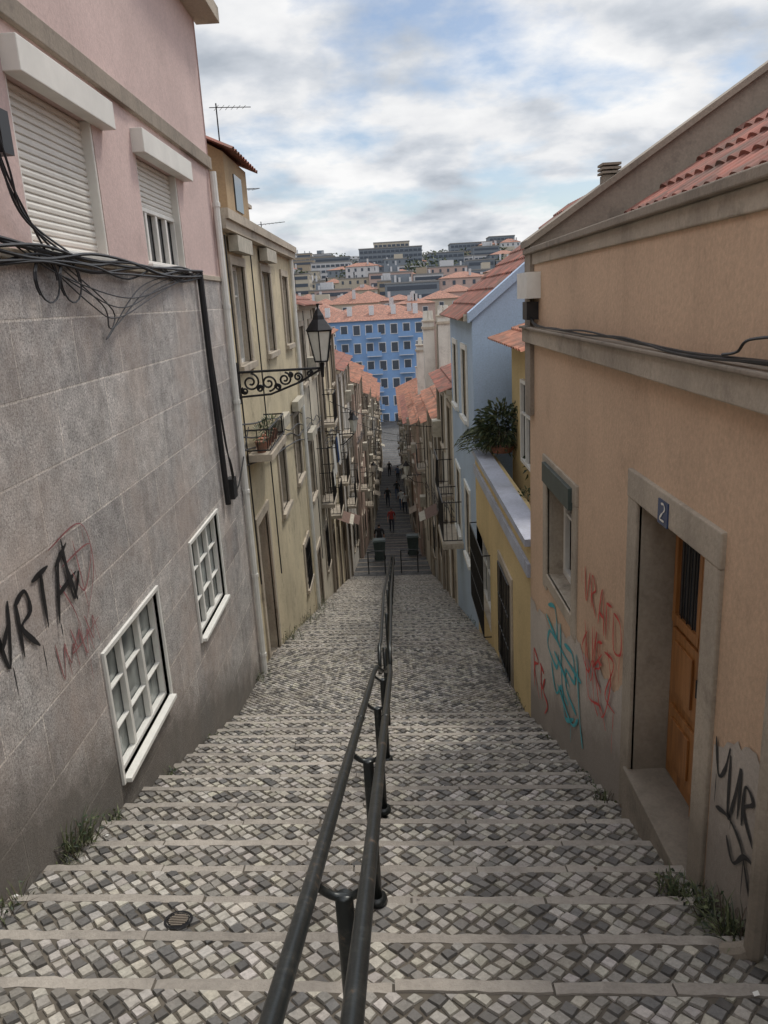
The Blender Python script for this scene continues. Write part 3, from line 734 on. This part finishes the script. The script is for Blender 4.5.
# ------------------------------------------------------------------ street lamp
Lm=empty('street_lamp'); LY=10.4
m=MB('iron')
def spiral(cx,cz,r0,turns,start,dirn,n=26):
    return [(cx+r0*(1-.8*i/n)*math.cos(start+dirn*2*math.pi*turns*i/n),LY,cz+r0*(1-.8*i/n)*math.sin(start+dirn*2*math.pi*turns*i/n)) for i in range(n+1)]
m.tube([(XL,LY,-.83),(-.89,LY,-.83)],.018,6); m.tube([(XL,LY,-1.16),(-1.6,LY,-1.14),(-1.2,LY,-1.0),(-.92,LY,-.85)],.016,6)
m.tube([(XL+.02,LY,-.70),(XL+.02,LY,-1.25)],.022,6)
for cx,cz,r,st_,dr_ in ((-1.86,-.97,.12,1.5,-1),(-1.62,-.99,.11,4.7,1),(-1.40,-.95,.09,1.5,-1),(-1.22,-.93,.065,4.7,1),(-1.06,-.89,.045,1.5,-1),(-1.74,-1.06,.05,0,1),(-1.50,-1.05,.045,3,-1),(-1.95,-1.08,.05,2,1),(-1.32,-.90,.035,2,-1)):
    m.tube(spiral(cx,cz,r,1.6,st_,dr_),.014,5)
m.tube([(-.89,LY,-.95),(-.89,LY,-.76)],[.02,.035],8)
def hexring(r,z,n=6): return [(-.89+r*math.cos(math.pi/6+i*2*math.pi/n),LY+r*math.sin(math.pi/6+i*2*math.pi/n),z) for i in range(n)]
lo=hexring(.095,-.74);hi=hexring(.175,-.34)
for i in range(6):
    m.tube([lo[i],hi[i]],.009,5); m.tube([lo[i],lo[(i+1)%6]],.011,5); m.tube([hi[i],hi[(i+1)%6]],.014,5)
r1=hexring(.20,-.335);r2_=hexring(.09,-.20);r3=hexring(.075,-.15);r4=hexring(.03,-.08)
for a,b in ((r1,r2_),(r2_,r3),(r3,r4)):
    for i in range(6): m.poly([a[i],a[(i+1)%6],b[(i+1)%6],b[i]])
m.poly(lo); m.tube([(-.89,LY,-.09),(-.89,LY,-.05),(-.89,LY,-.0)],[.03,.012,.022],8)
m.obj('bracket_and_frame',Lm)
gl=MB('lampglass')
lo=hexring(.088,-.735);hi=hexring(.168,-.345)
for i in range(6): gl.poly([lo[i],lo[(i+1)%6],hi[(i+1)%6],hi[i]])
gl.obj('glass_panes',Lm)
for (side,ly,lz) in ((-1,24,-3.9),(1,34,-7.6),(-1,44,-9.6)):
    L2=empty('street_lamp'); m=MB('iron','lampglass'); xw=XL if side<0 else XR; lx=xw-side*.85
    m.tube([(xw,ly,lz-.1),(lx,ly,lz-.1)],.02,6); m.tube([(xw,ly,lz-.5),(xw-side*.5,ly,lz-.42),(lx,ly,lz-.12)],.015,6)
    m.tube([(lx,ly,lz-.1),(lx,ly,lz),(lx,ly,lz+.35)],[.03,.09,.16],6,'lampglass'); m.tube([(lx,ly,lz+.35),(lx,ly,lz+.48),(lx,ly,lz+.58)],[.19,.07,.02],6); m.obj('lantern',L2)

# ------------------------------------------------------------------ handrail
H=empty('handrail'); m=MB('rail')
xc=-.185; hz=.83
def rz(s): return -1.6-.379*s+hz
for dx in (-.068,.068):
    pts=[(xc+dx,s,rz(s)) for s in (-1.2,0,2,4,5.8)]+[(xc+dx*.8,6.15,rz(6.1)-.02),(xc+dx*.3,6.3,rz(6.2)-.10)]
    m.tube(pts,.0205,14)
    for s in (.9,3.7): m.tube([(xc+dx,s,rz(s)),(xc+dx,s+.012,rz(s+.012))],.023,14)
for s in (-1.2,.2,1.64,3.05,4.42,5.80):
    z0=-1.6-.379*s-.15; zt=rz(s)
    m.tube([(xc,s,z0),(xc,s,zt-.075),(xc,s,zt-.07)],[.024,.024,.02],12)
    m.tube(crom([(xc-.068,s,zt-.012),(xc-.062,s,zt-.045),(xc-.03,s,zt-.072),(xc,s,zt-.078),(xc+.03,s,zt-.072),(xc+.062,s,zt-.045),(xc+.068,s,zt-.012)],4),.011,8)
    m.tube([(xc,s,z0+.14),(xc,s,z0+.17)],[.05,.045],12)
m.obj('double_rail',H,smooth=True)
H2=empty('handrail'); m=MB('rail')
ptss=[(-.20,7.3,zp(7.3)+.6),(-.20,7.5,zp(7.5)+.9),(-.20,8.1,zp(8.1)+.9),(-.20,11,zp(11)+.9),(-.24,29,zp(29)+.9),(-.24,29.3,zp(29.3)+.5)]
for dx in (-.055,.055): m.tube([(a+dx,b,c) for a,b,c in ptss],.020,8)
s=7.5
while s<29: m.tube([(-.2-.04*(s-7)/22,s,zp(s)-.1),(-.2-.04*(s-7)/22,s,zp(s)+.88)],.023,8); s+=2.1
m.obj('double_rail',H2,smooth=True)

# ------------------------------------------------------------------ weeds & plants
def leafquad(mb,p,dirv,l,w,k=0):
    dirv=dirv.normalized(); sd=dirv.cross(Vector((random.uniform(-1,1),random.uniform(-1,1),random.uniform(-.5,1)))).normalized()*w
    a=Vector(p); b=a+dirv*l*.5+Vector((0,0,l*.05)); c=a+dirv*l-Vector((0,0,l*.15))
    mb.poly([a,b+sd,c,b-sd],k)
wd=MB('leaf','leafd','soil')
def tuft(x,y,n,h,spread):
    for i in range(n):
        px=x+random.gauss(0,spread*.35);py=y+random.gauss(0,spread)
        px=min(max(px,XL+.01),XR-.01)
        pz=zp(py+SK*(px+.3))-.06
        dv=Vector((random.gauss(0,.5),random.gauss(0,.5),random.uniform(.5,1.4))).normalized(); hh=h*random.uniform(.3,1.1)
        q=Vector((px,py,pz)); m_=q+dv*hh*.6; e=m_+Vector((dv.x,dv.y,dv.z*.4))*hh*.5; sd=Vector((-dv.y,dv.x,0)); sd=(sd.normalized() if sd.length>.01 else Vector((1,0,0)))*random.uniform(.002,.004)
        kk=random.choice((0,0,1,2)); wd.poly([q-sd,q+sd,m_+sd,m_-sd],kk); wd.poly([m_-sd,m_+sd,e],kk)
        if random.random()<.4: leafquad(wd,m_,Vector((random.uniform(-1,1),random.uniform(-1,1),.3)),.035,.009,random.choice((0,1)))
for a in [(-2.0,3.9,150,.32,.08),(-2.0,4.45,30,.14,.06),(-2.0,3.1,40,.2,.08),(-2.0,5.6,25,.12,.06),(-2.0,7.0,20,.1,.1),(-2.0,9.7,30,.2,.12),(-2.0,12.5,60,.3,.3),(-2,15,80,.35,.4),(-2,18,80,.4,.5),
          (1.33,2.95,130,.18,.08),(1.26,3.12,110,.16,.07),(1.34,2.7,110,.24,.06),(1.34,4.6,45,.16,.08),(1.35,5.2,25,.12,.1),(1.35,6.6,20,.1,.1),(1.35,8.3,20,.15,.2),(1.35,14,30,.25,.4)]:
    tuft(*a)
for i in range(700):
    k=random.randint(4,24); s=S0+k*tr+.01; x=random.choice((random.uniform(XL,XL+.5),random.uniform(XR-.4,XR),random.uniform(XL,XR))); y=wy(x,s); z=-1.6-.379*(s+tr)+TS*tr
    for q in range(3):
        dv=Vector((random.gauss(0,.6),random.gauss(0,.4),1)).normalized()*random.uniform(.010,.03); wd.poly([(x-.003,y,z),(x+.003,y,z),(x+dv.x,y+dv.y,z+dv.z)],random.choice((0,2)))
wd.obj('weeds')
def shrub(name,x,y,z,rx,rz_,n,k='leafd',pot=True,l=.12):
    e=empty(name); m=MB(k,'leaf','soil','tile')
    if pot: m.tube([(x,y,z-rz_*.3),(x,y,z)],[.16,.22],12,'tile')
    for i in range(6):
        a=random.uniform(0,6.28); m.tube([(x,y,z),(x+math.cos(a)*rx*.3,y+math.sin(a)*rx*.3,z+rz_*.6)],[.02,.008],5,'soil')
    for i in range(n):
        v=Vector((random.gauss(0,1),random.gauss(0,1),random.gauss(0,1))).normalized()*random.uniform(.3,1)**.6
        v*=1+.5*noise.noise(v*2.3+Vector((x,y,0)))
        p=Vector((x+v.x*rx,y+v.y*rx,z+rz_*.8+v.z*rz_))
        leafquad(m,p,Vector((v.x,v.y,v.z*.5+random.uniform(-.5,.5))),l*random.uniform(.6,1.3),l*.18,random.choice((k,k,'leaf')))
    m.obj('leaves',e)
shrub('terrace_shrub',1.75,12.2,-2.35,.38,.36,1200); shrub('terrace_shrub',2.3,11.0,-2.6,.35,.3,700)
shrub('terrace_plant',1.70,9.7,-2.7,.12,.14,140,l=.06)
e=empty('potted_palm'); m=MB('leafd','leaf','tile'); bx,by,bz=1.6,12.7,-2.45
m.tube([(bx,by,bz-.3),(bx,by,bz+.25)],[.06,.04],8,'tile')
for i in range(22):
    a=random.uniform(0,6.28); l=random.uniform(.4,.6)
    P=[Vector((bx+math.cos(a)*l*t,by+math.sin(a)*l*t,bz+.25+.45*t-.65*t*t)) for t in [j/12 for j in range(13)]]
    m.tube([tuple(p) for p in P],.005,4,'leaf')
    for j,p in enumerate(P[2:]):
        for sgn in (1,-1): leafquad(m,p,Vector((math.cos(a)*.6-sgn*math.sin(a),math.sin(a)*.6+sgn*math.cos(a),-.25)),.2,.012,random.choice((0,1)))
m.obj('fronds',e)

Ld=empty('laundry_line'); m=MB('frame','bluepl','paintb','iron')
for q,(yy,k,h_) in enumerate([(20.6,'frame',.8),(21.2,'paintb',.6),(21.8,'bluepl',.7),(22.4,'frame',.9)]):
    pr=None
    for i in range(6):
        y=yy+i*.08; x=XL+.42+.03*math.sin(i*2); 
        if pr: m.poly([(pr[0],pr[1],-3.75),(x,y,-3.75),(x+.03,y,-3.75-h_),(pr[0]+.02,pr[1],-3.75-h_)],k)
        pr=(x,y)
m.tube([(XL+.42,20.2,-3.74),(XL+.42,23.2,-3.74)],.006,4,'iron')
for yy in (20.3,23.1): m.tube([(XL,yy,-3.74),(XL+.5,yy,-3.74)],.012,4,'iron')
m.obj('clothes',Ld)

def treadz(s):
    k=math.floor((s-S0)/tr); sb=S0+(k+1)*tr; return -1.6-.379*sb+TS*(sb-s)
m=MB('iron'); s=S0+11.42*tr; x=-1.12; n=24
for r_a,r_b,h_,k in ((0,.052,.004,'iron'),(.056,.068,.006,'iron')):
    for i in range(n):
        a0=2*math.pi*i/n;a1=2*math.pi*(i+1)/n
        def P(r_,a_): 
            xx=x+r_*math.cos(a_); ss_=s+r_*math.sin(a_); return (xx,wy(xx,ss_),treadz(s)-TS*(ss_-s)+h_)
        m.poly([P(r_a,a0),P(r_b,a0),P(r_b,a1),P(r_a,a1)] if r_a>0 else [P(0,0),P(r_b,a0),P(r_b,a1)],k)
for i in range(-3,4):
    q=math.sqrt(max(0,.045**2-(i*.012)**2)); ss_=s+i*.012; y_=wy(x,ss_); m.box(x-q,x+q,y_-.002,y_+.002,treadz(s)-TS*(ss_-s)+.004,treadz(s)-TS*(ss_-s)+.0075,'coping')
m.obj('manhole_cover')
m=MB('frame','trim','leafd','soil')
for i in range(60):
    s=random.uniform(2.0,7.8); x=random.choice((random.gauss(XL+.25,.15),random.gauss(XR-.25,.15),random.uniform(XL,XR))); x=min(max(x,XL+.05),XR-.05)
    z=treadz(s)+.008; y=wy(x,s); r_=random.uniform(.005,.016); a=random.uniform(0,6.28)
    m.poly([(x+r_*math.cos(a+q*1.57),y+r_*math.sin(a+q*1.57)*random.uniform(.4,1),z+random.uniform(0,.008)) for q in range(4)],random.choice((0,1,3,2,3)))
m.obj('litter')

# ------------------------------------------------------------------ people
for nm,c in (('skin',(.42,.25,.18)),('hair',(.03,.02,.015)),('red_shirt',(.36,.05,.045)),('dark_trousers',(.03,.035,.05)),('white_shirt',(.6,.6,.58)),('black_cloth',(.02,.02,.022)),('jeans',(.06,.09,.16)),('shoes',(.05,.045,.04))):
    M[nm]=simple(nm,c,.8)
def person(x,y,shirt,trous,face=1,stride=.25,h=1.7,arms=.1):
    z=zp(y)-.06; k=h/1.7
    e=empty('pedestrian')
    V=[];E=[];Rd=[]
    def a(p,r,par=None):
        V.append(Vector((p[0],p[1]*face,p[2]))*k); Rd.append(r*k)
        if par is not None: E.append((par,len(V)-1))
        return len(V)-1
    pel=a((0,0,.95),(.145) ); ws=a((0,0,1.10),.12,pel); ch=a((0,.0,1.30),.145,ws); nb=a((0,.01,1.44),.07,ch); nk=a((0,.02,1.50),.052,nb)
    hd=a((0,.03,1.58),.082,nk); ht=a((0,.02,1.645),.078,hd)
    for sx in (-1,1):
        hp=a((sx*.10,0,.88),.095,pel); kn=a((sx*.10,sx*stride*.55+.03,.50),.062,hp); an=a((sx*.10,sx*stride*.9-(.05 if sx<0 else 0),.09),.042,kn); a((sx*.11,sx*stride*.9+.14,.04),.038,an)
        sh=a((sx*.19,0,1.38),.058,ch); el=a((sx*.24,-sx*arms-.02,1.11),.042,sh); wr=a((sx*.25,-sx*arms*1.6+.08,.88),.028,el); a((sx*.25,-sx*arms*1.6+.11,.80),.032,wr)
    me=D.meshes.new('body'); me.from_pydata([tuple(v) for v in V],E,[]); o=D.objects.new('body',me); col.objects.link(o)
    sk=o.modifiers.new('s','SKIN')
    for i,r in enumerate(Rd): me.skin_vertices[0].data[i].radius=(r,r*(.72 if i in(0,1,2) else 1))
    me.skin_vertices[0].data[0].use_root=True
    o.modifiers.new('ss','SUBSURF').levels=2
    dg=C.evaluated_depsgraph_get(); dg.update(); nm=D.meshes.new_from_object(o.evaluated_get(dg)); nm.materials.clear()
    D.objects.remove(o)
    for mt in ('skin',shirt,trous,'hair','shoes'): nm.materials.append(M[mt])
    for p in nm.polygons:
        c=p.center/k; p.use_smooth=True
        yy=c.y*face
        if c.z>1.60 or (c.z>1.53 and yy<.0): mi=3
        elif c.z>1.46: mi=0
        elif abs(c.x)>.19 and c.z<1.12: mi=0
        elif c.z>.92: mi=1
        elif c.z>.10: mi=2
        else: mi=4
        p.material_index=mi
    o=D.objects.new('body',nm); col.objects.link(o); o.parent=e; o.location=(x,y,z)
    f=MB('skin')
    for sx in (-1,1):
        hx,hy,hz_=sx*.25,(-sx*arms*1.6+.11),.80
        for q in range(4):
            l=(.07,.08,.075,.06)[q]; fy=hy-.03+q*.02
            f.tube([(x+hx*k,y+face*fy*k,z+(hz_-.02)*k),(x+hx*k,y+face*(fy+.005)*k,z+(hz_-.03-l*.5)*k),(x+(hx-sx*.015)*k,y+face*(fy+.01)*k,z+(hz_-.03-l)*k)],[.009,.008,.006],5)
        f.tube([(x+hx*k,y+face*(hy+.02)*k,z+hz_*k),(x+(hx-sx*.02)*k,y+face*(hy+.05)*k,z+(hz_-.05)*k)],[.010,.007],5)
    f.tube([(x,y+face*.105*k,z+1.60*k),(x,y+face*.125*k,z+1.565*k)],[.008,.015],5)
    f.obj('fingers_and_nose',e)
person(-.35,50,'red_shirt','dark_trousers',-1)
person(-.65,62,'black_cloth','dark_trousers',-1)
person(.45,60,'white_shirt','jeans',1)
person(.15,66,'black_cloth','jeans',1)
person(.7,58,'white_shirt','dark_trousers',-1)
person(-.5,80,'black_cloth','black_cloth',1)
person(.35,76,'jeans','black_cloth',1)
person(-.95,38.5,'black_cloth','jeans',1)
def bin_(x,y):
    e=empty('waste_bin'); m=MB('greenbox','iron'); z=zp(y)
    a=[(x-.22,y-.22,z+.04),(x+.22,y-.22,z+.04),(x+.22,y+.22,z+.04),(x-.22,y+.22,z+.04)]; b=[(x-.29,y-.30,z+.98),(x+.29,y-.30,z+.98),(x+.29,y+.28,z+.98),(x-.29,y+.28,z+.98)]
    m.poly(a)
    for i in range(4): m.poly([a[i],a[(i+1)%4],b[(i+1)%4],b[i]])
    m.box(x-.31,x+.31,y-.33,y+.30,z+.98,z+1.03); m.box(x-.27,x+.27,y-.25,y+.2,z+1.03,z+1.07)
    m.tube([(x-.26,y+.33,z+1.0),(x+.26,y+.33,z+1.0)],.018,6)
    for sx in (-.25,.25): m.tube([(x+sx-.03,y+.22,z+.06),(x+sx+.03,y+.22,z+.06)],.10,12,'iron')
    m.obj('bin_body',e,bevel=.01)
bin_(-.9,35.5); bin_(.75,37)
e=empty('street_barrier'); m=MB('rail')
for (xa,xb_) in ((-1.3,-.6),(.1,.8)):
    z=zp(31); m.tube(crom([(xa,31,z-.1),(xa,31,z+.85),(xa+.08,31,z+.95),(xb_-.08,31,z+.95),(xb_,31,z+.85),(xb_,31,z-.1)],4),.025,8)
    m.tube([(xa,31,z+.5),(xb_,31,z+.5)],.018,8)
m.obj('hoops',e)

# ------------------------------------------------------------------ distant blue apartment block & city
M['fblue']=plaster('apartment_blue',(.21,.35,.60),.2,(.12,.18,.3),blot=.1)
M['fpink']=simple('city_pink',(.46,.34,.30),.9); M['fwhite']=simple('city_white',(.52,.52,.53),.9); M['fcream']=simple('city_cream',(.46,.41,.33),.9); M['fgrey']=simple('city_grey',(.19,.215,.245),.9); M['ftan']=simple('city_tan',(.34,.28,.21),.9)  # distance haze is painted into the city colours as a bluish grey tint
M['fglass']=simple('city_window',(.06,.075,.10),.3); M['froof']=tilemat('city_roof_tiles',(.36,.165,.115)); M['fflat']=simple('city_flat_roof',(.24,.235,.23),.9); M['fframe']=simple('city_frame',(.60,.61,.63),.8)
def block(mb,x0,x1,y0,y1,z0,z1,kw,kr,pitch=.45,sp=3.0,fl=3.1,wins=True,flat=False,frame=True,strip=False):
    mb.box(x0,x1,y0,y1,z0,z1,kw)
    if not flat:
        o=.4; zr=z1+min(x1-x0,y1-y0)/2*pitch; w=min(x1-x0,y1-y0)/2
        if x1-x0>y1-y0: r0_=(x0+w,(y0+y1)/2,zr); r1_=(x1-w,(y0+y1)/2,zr)
        else: r0_=((x0+x1)/2,y0+w,zr); r1_=((x0+x1)/2,y1-w,zr)
        zz=z1+.02
        c=[(x0-o,y0-o,zz),(x1+o,y0-o,zz),(x1+o,y1+o,zz),(x0-o,y1+o,zz)]
        if x1-x0>y1-y0:
            mb.poly([c[0],c[1],r1_,r0_],kr); mb.poly([c[2],c[3],r0_,r1_],kr); mb.poly([c[1],c[2],r1_],kr); mb.poly([c[3],c[0],r0_],kr)
        else:
            mb.poly([c[0],c[1],r0_],kr); mb.poly([c[1],c[2],r1_,r0_],kr); mb.poly([c[2],c[3],r1_],kr); mb.poly([c[3],c[0],r0_,r1_],kr)
    else:
        mb.box(x0-.2,x1+.2,y0-.2,y1+.2,z1,z1+.5,kr)
    if wins:
        nf=int((z1-z0)/fl); n=max(1,int((x1-x0)/sp))
        for f in range(nf):
            zc=z1-(f+.5)*fl
            if strip: mb.box(x0+.8,x1-.8,y0-.12,y0,zc-.7,zc+.7,'fglass')
            else:
              for i in range(n):
                xc_=x0+(x1-x0)*(i+.5)/n
                if frame: mb.box(xc_-.62,xc_+.62,y0-.06,y0,zc-.85,zc+.85,'fframe')
                mb.box(xc_-.5,xc_+.5,y0-.09,y0-.03,zc-.72,zc+.72,'fglass')
            xx=x1 if x0<0 else x0
            m2=max(1,int((y1-y0)/sp))
            for i in range(m2):
                yc=y0+(y1-y0)*(i+.5)/m2; s_=1 if xx==x1 else -1
                b_=xx+s_*.07; mb.box(min(xx,b_),max(xx,b_),yc-.5,yc+.5,zc-.72,zc+.72,'fglass')
ap=empty('blue_apartment_building'); m=MB('fblue','froof','fglass','fframe')
block(m,-12,6.2,128,142,-20.5,-3.1,'fblue','froof',flat=False,pitch=.35,sp=1.9,fl=2.9)
for f in range(5):
    for x in (-7,-2.2,3): m.box(x-1.2,x+1.2,127.0,127.9,-5.9-f*2.9,-5.8-f*2.9,'fframe'); m.box(x-1.2,x+1.2,127.0,127.05,-5.8-f*2.9,-5.0-f*2.9,'fblue')
for i in range(5): m.box(-10+i*3.6,-9.2+i*3.6,130,131,-2.4,-.8,'fframe')
m.obj('block',ap)
rc=random.Random(11)
def city(y0,y1,dy,kinds,hr,flatp,xr,wr=(9,20),frame=False,skip=0.0):
    m=MB('fwhite','fcream','fpink','fgrey','froof','fflat','fglass','fframe','fblue'); y=y0
    while y<y1:
        x=-y*xr
        while x<y*xr:
            w=rc.uniform(*wr); dd=rc.uniform(10,16); h=rc.uniform(*hr); yy=y+rc.uniform(-.3,.3)*dy; g=terr(x+w/2,yy)
            if rc.random()<skip: x+=w; continue
            kw=rc.choice(kinds); fl=rc.random()<flatp
            block(m,x,x+w,yy,yy+dd,g-4,g+h,kw,'fflat' if fl else 'froof',flat=fl,sp=3.2,frame=frame,strip=fl and rc.random()<.5,pitch=rc.uniform(.25,.5))
            if fl and rc.random()<.6: a=rc.uniform(.1,.5); m.box(x+w*a,x+w*(a+.35),yy+3,yy+9,g+h,g+h+3.2,rc.choice(kinds))
            for _ in range(rc.randint(0,3)): cx=x+rc.uniform(1,w-1.2); m.box(cx,cx+.8,yy+2,yy+2.8,g+h,g+h+rc.uniform(1.5,3.5),'fwhite')
            x+=w+(rc.uniform(0,.6) if rc.random()<.8 else rc.uniform(4,10))
        y+=dy
    m.obj('distant_buildings')
city(150,235,24,['fwhite','fcream','fpink','fcream'],(13.5,17.5),.1,.45,frame=True,wr=(8,15))
city(255,400,32,['fwhite','fcream','ftan','fgrey','fwhite','fpink'],(10,19),.72,.45)
city(430,620,40,['fwhite','fcream','ftan','fgrey','fgrey'],(6,18),.88,.45,wr=(12,30),skip=.15)
city(650,860,60,['fwhite','fgrey','ftan','fgrey'],(5,19),.97,.45,wr=(12,40),skip=.2)
m=MB('fwhite','fflat','fglass','fframe','fgrey','ftan')
for (x0,x1,y0,z0,z1,k) in ((-16,26,540,10,33,'fgrey'),(-6,18,548,33,37,'fcream'),(34,74,520,4,24,'fwhite'),(84,104,640,15,43,'fgrey'),(-66,-34,560,8,31,'ftan'),(50,92,600,18,37,'fgrey'),(28,50,500,0,26,'fgrey'),(-45,-20,500,-2,24,'fwhite')):
    m.box(x0,x1,y0,y0+20,z0,z1,k); m.box(x0-.3,x1+.3,y0-.3,y0+20.3,z1,z1+.6,'fflat')
    f=z1-1.2
    while f>z0+2:
        m.box(x0+.6,x1-.6,y0-.15,y0,f-1.5,f,'fglass')
        xx=x0+3
        while xx<x1-1: m.box(xx-.25,xx+.25,y0-.3,y0-.16,f-1.5,f,k); xx+=3
        f-=3.2
m.obj('skyline_buildings')
m=MB('leafd','leaf')
def crown(cx,cy,cz,r,n,l):
    for i in range(n):
        v=Vector((random.gauss(0,1),random.gauss(0,1),random.gauss(0,1))).normalized(); v*=(random.random()**.4)*(1+.6*noise.noise(v*2+Vector((cx,cy,0))))
        leafquad(m,(cx+v.x*r,cy+v.y*r,cz+v.z*r*.8),Vector((random.uniform(-1,1),random.uniform(-1,1),random.uniform(-.6,.8))),l,l*.35,random.choice((0,0,1)))
for i in range(110):
    y=random.uniform(400,760); x=random.uniform(-.3*y,.3*y); crown(x,y,terr(x,y)+random.uniform(5,14),random.uniform(4,9),130,1.8)
m.obj('distant_trees')

# ------------------------------------------------------------------ world, sun
SE,SAZ=math.radians(58),math.radians(38)
W=D.worlds.new('World'); C.scene.world=W; W.use_nodes=True; nt=W.node_tree; nt.nodes.clear()
out=nt.nodes.new('ShaderNodeOutputWorld'); sky=nt.nodes.new('ShaderNodeTexSky'); sky.sky_type='NISHITA'; sky.sun_disc=False
sky.sun_elevation=SE; sky.sun_rotation=SAZ; sky.air_density=1; sky.dust_density=1.0
b1=nt.nodes.new('ShaderNodeBackground'); nt.links.new(sky.outputs[0],b1.inputs[0]); b1.inputs[1].default_value=.11
tc=nt.nodes.new('ShaderNodeTexCoord'); sp=nt.nodes.new('ShaderNodeSeparateXYZ'); nt.links.new(tc.outputs['Generated'],sp.inputs[0])
mz=math2(nt,'MAXIMUM',sp.outputs[2],0.0); ma=math2(nt,'ADD',mz,.26)
cb=nt.nodes.new('ShaderNodeCombineXYZ'); nt.links.new(math2(nt,'DIVIDE',sp.outputs[0],ma),cb.inputs[0]); nt.links.new(math2(nt,'DIVIDE',sp.outputs[1],ma),cb.inputs[1])
def wn(scale,det,rough,off,dist=0):
    mp=nt.nodes.new('ShaderNodeMapping'); mp.inputs['Location'].default_value=off; nt.links.new(cb.outputs[0],mp.inputs[0])
    n=nt.nodes.new('ShaderNodeTexNoise'); n.inputs['Scale'].default_value=scale; n.inputs['Detail'].default_value=det; n.inputs['Roughness'].default_value=rough; n.inputs['Distortion'].default_value=dist
    nt.links.new(mp.outputs[0],n.inputs['Vector']); return n.outputs[0]
cov=ramp(nt,wn(2.0,8,.55,(3.1,1.7,0),.1),[(.39,.1),(.52,1.)])
shade=ramp(nt,wn(2.6,8,.52,(7.3,2.2,0),.1),[(.33,(.50,.55,.62)),(.44,(.74,.78,.84)),(.51,(.96,.97,.99)),(.60,(1.1,1.1,1.1))])
b2=nt.nodes.new('ShaderNodeBackground'); nt.links.new(shade,b2.inputs[0])
zr=nt.nodes.new('ShaderNodeMapRange'); nt.links.new(sp.outputs[2],zr.inputs[0]); zr.inputs[1].default_value=.38; zr.inputs[2].default_value=.85; zr.inputs[3].default_value=.88; zr.inputs[4].default_value=2.0
nt.links.new(zr.outputs[0],b2.inputs[1])
mx=nt.nodes.new('ShaderNodeMixShader'); nt.links.new(cov,mx.inputs[0]); nt.links.new(b1.outputs[0],mx.inputs[1]); nt.links.new(b2.outputs[0],mx.inputs[2]); nt.links.new(mx.outputs[0],out.inputs[0])
sl=D.lights.new('sun','SUN'); sl.energy=1.9; sl.angle=math.radians(11); sl.color=(1,.94,.85)
so=D.objects.new('sun',sl); col.objects.link(so)
sd=Vector((math.sin(SAZ)*math.cos(SE),math.cos(SAZ)*math.cos(SE),math.sin(SE)))
so.rotation_euler=sd.to_track_quat('Z','Y').to_euler(); so.location=(0,0,50)

# ------------------------------------------------------------------ camera
p=math.radians(15.4);r=math.radians(3.2);yw=math.radians(-.95)
fw=Vector((math.sin(yw)*math.cos(p),math.cos(yw)*math.cos(p),-math.sin(p)))
r0=fw.cross(Vector((0,0,1))).normalized();u0=r0.cross(fw)
Rv=r0*math.cos(r)-u0*math.sin(r);U=u0*math.cos(r)+r0*math.sin(r)
cam=D.cameras.new('camera'); co=D.objects.new('camera',cam); col.objects.link(co)
co.matrix_world=Matrix((Rv,U,-fw)).transposed().to_4x4()
cam.sensor_fit='VERTICAL'; cam.sensor_height=24; cam.lens=24*769/1024; cam.clip_start=.05; cam.clip_end=8000
C.scene.camera=co
C.scene.view_settings.view_transform='Standard'; C.scene.view_settings.look='None'; C.scene.view_settings.exposure=0
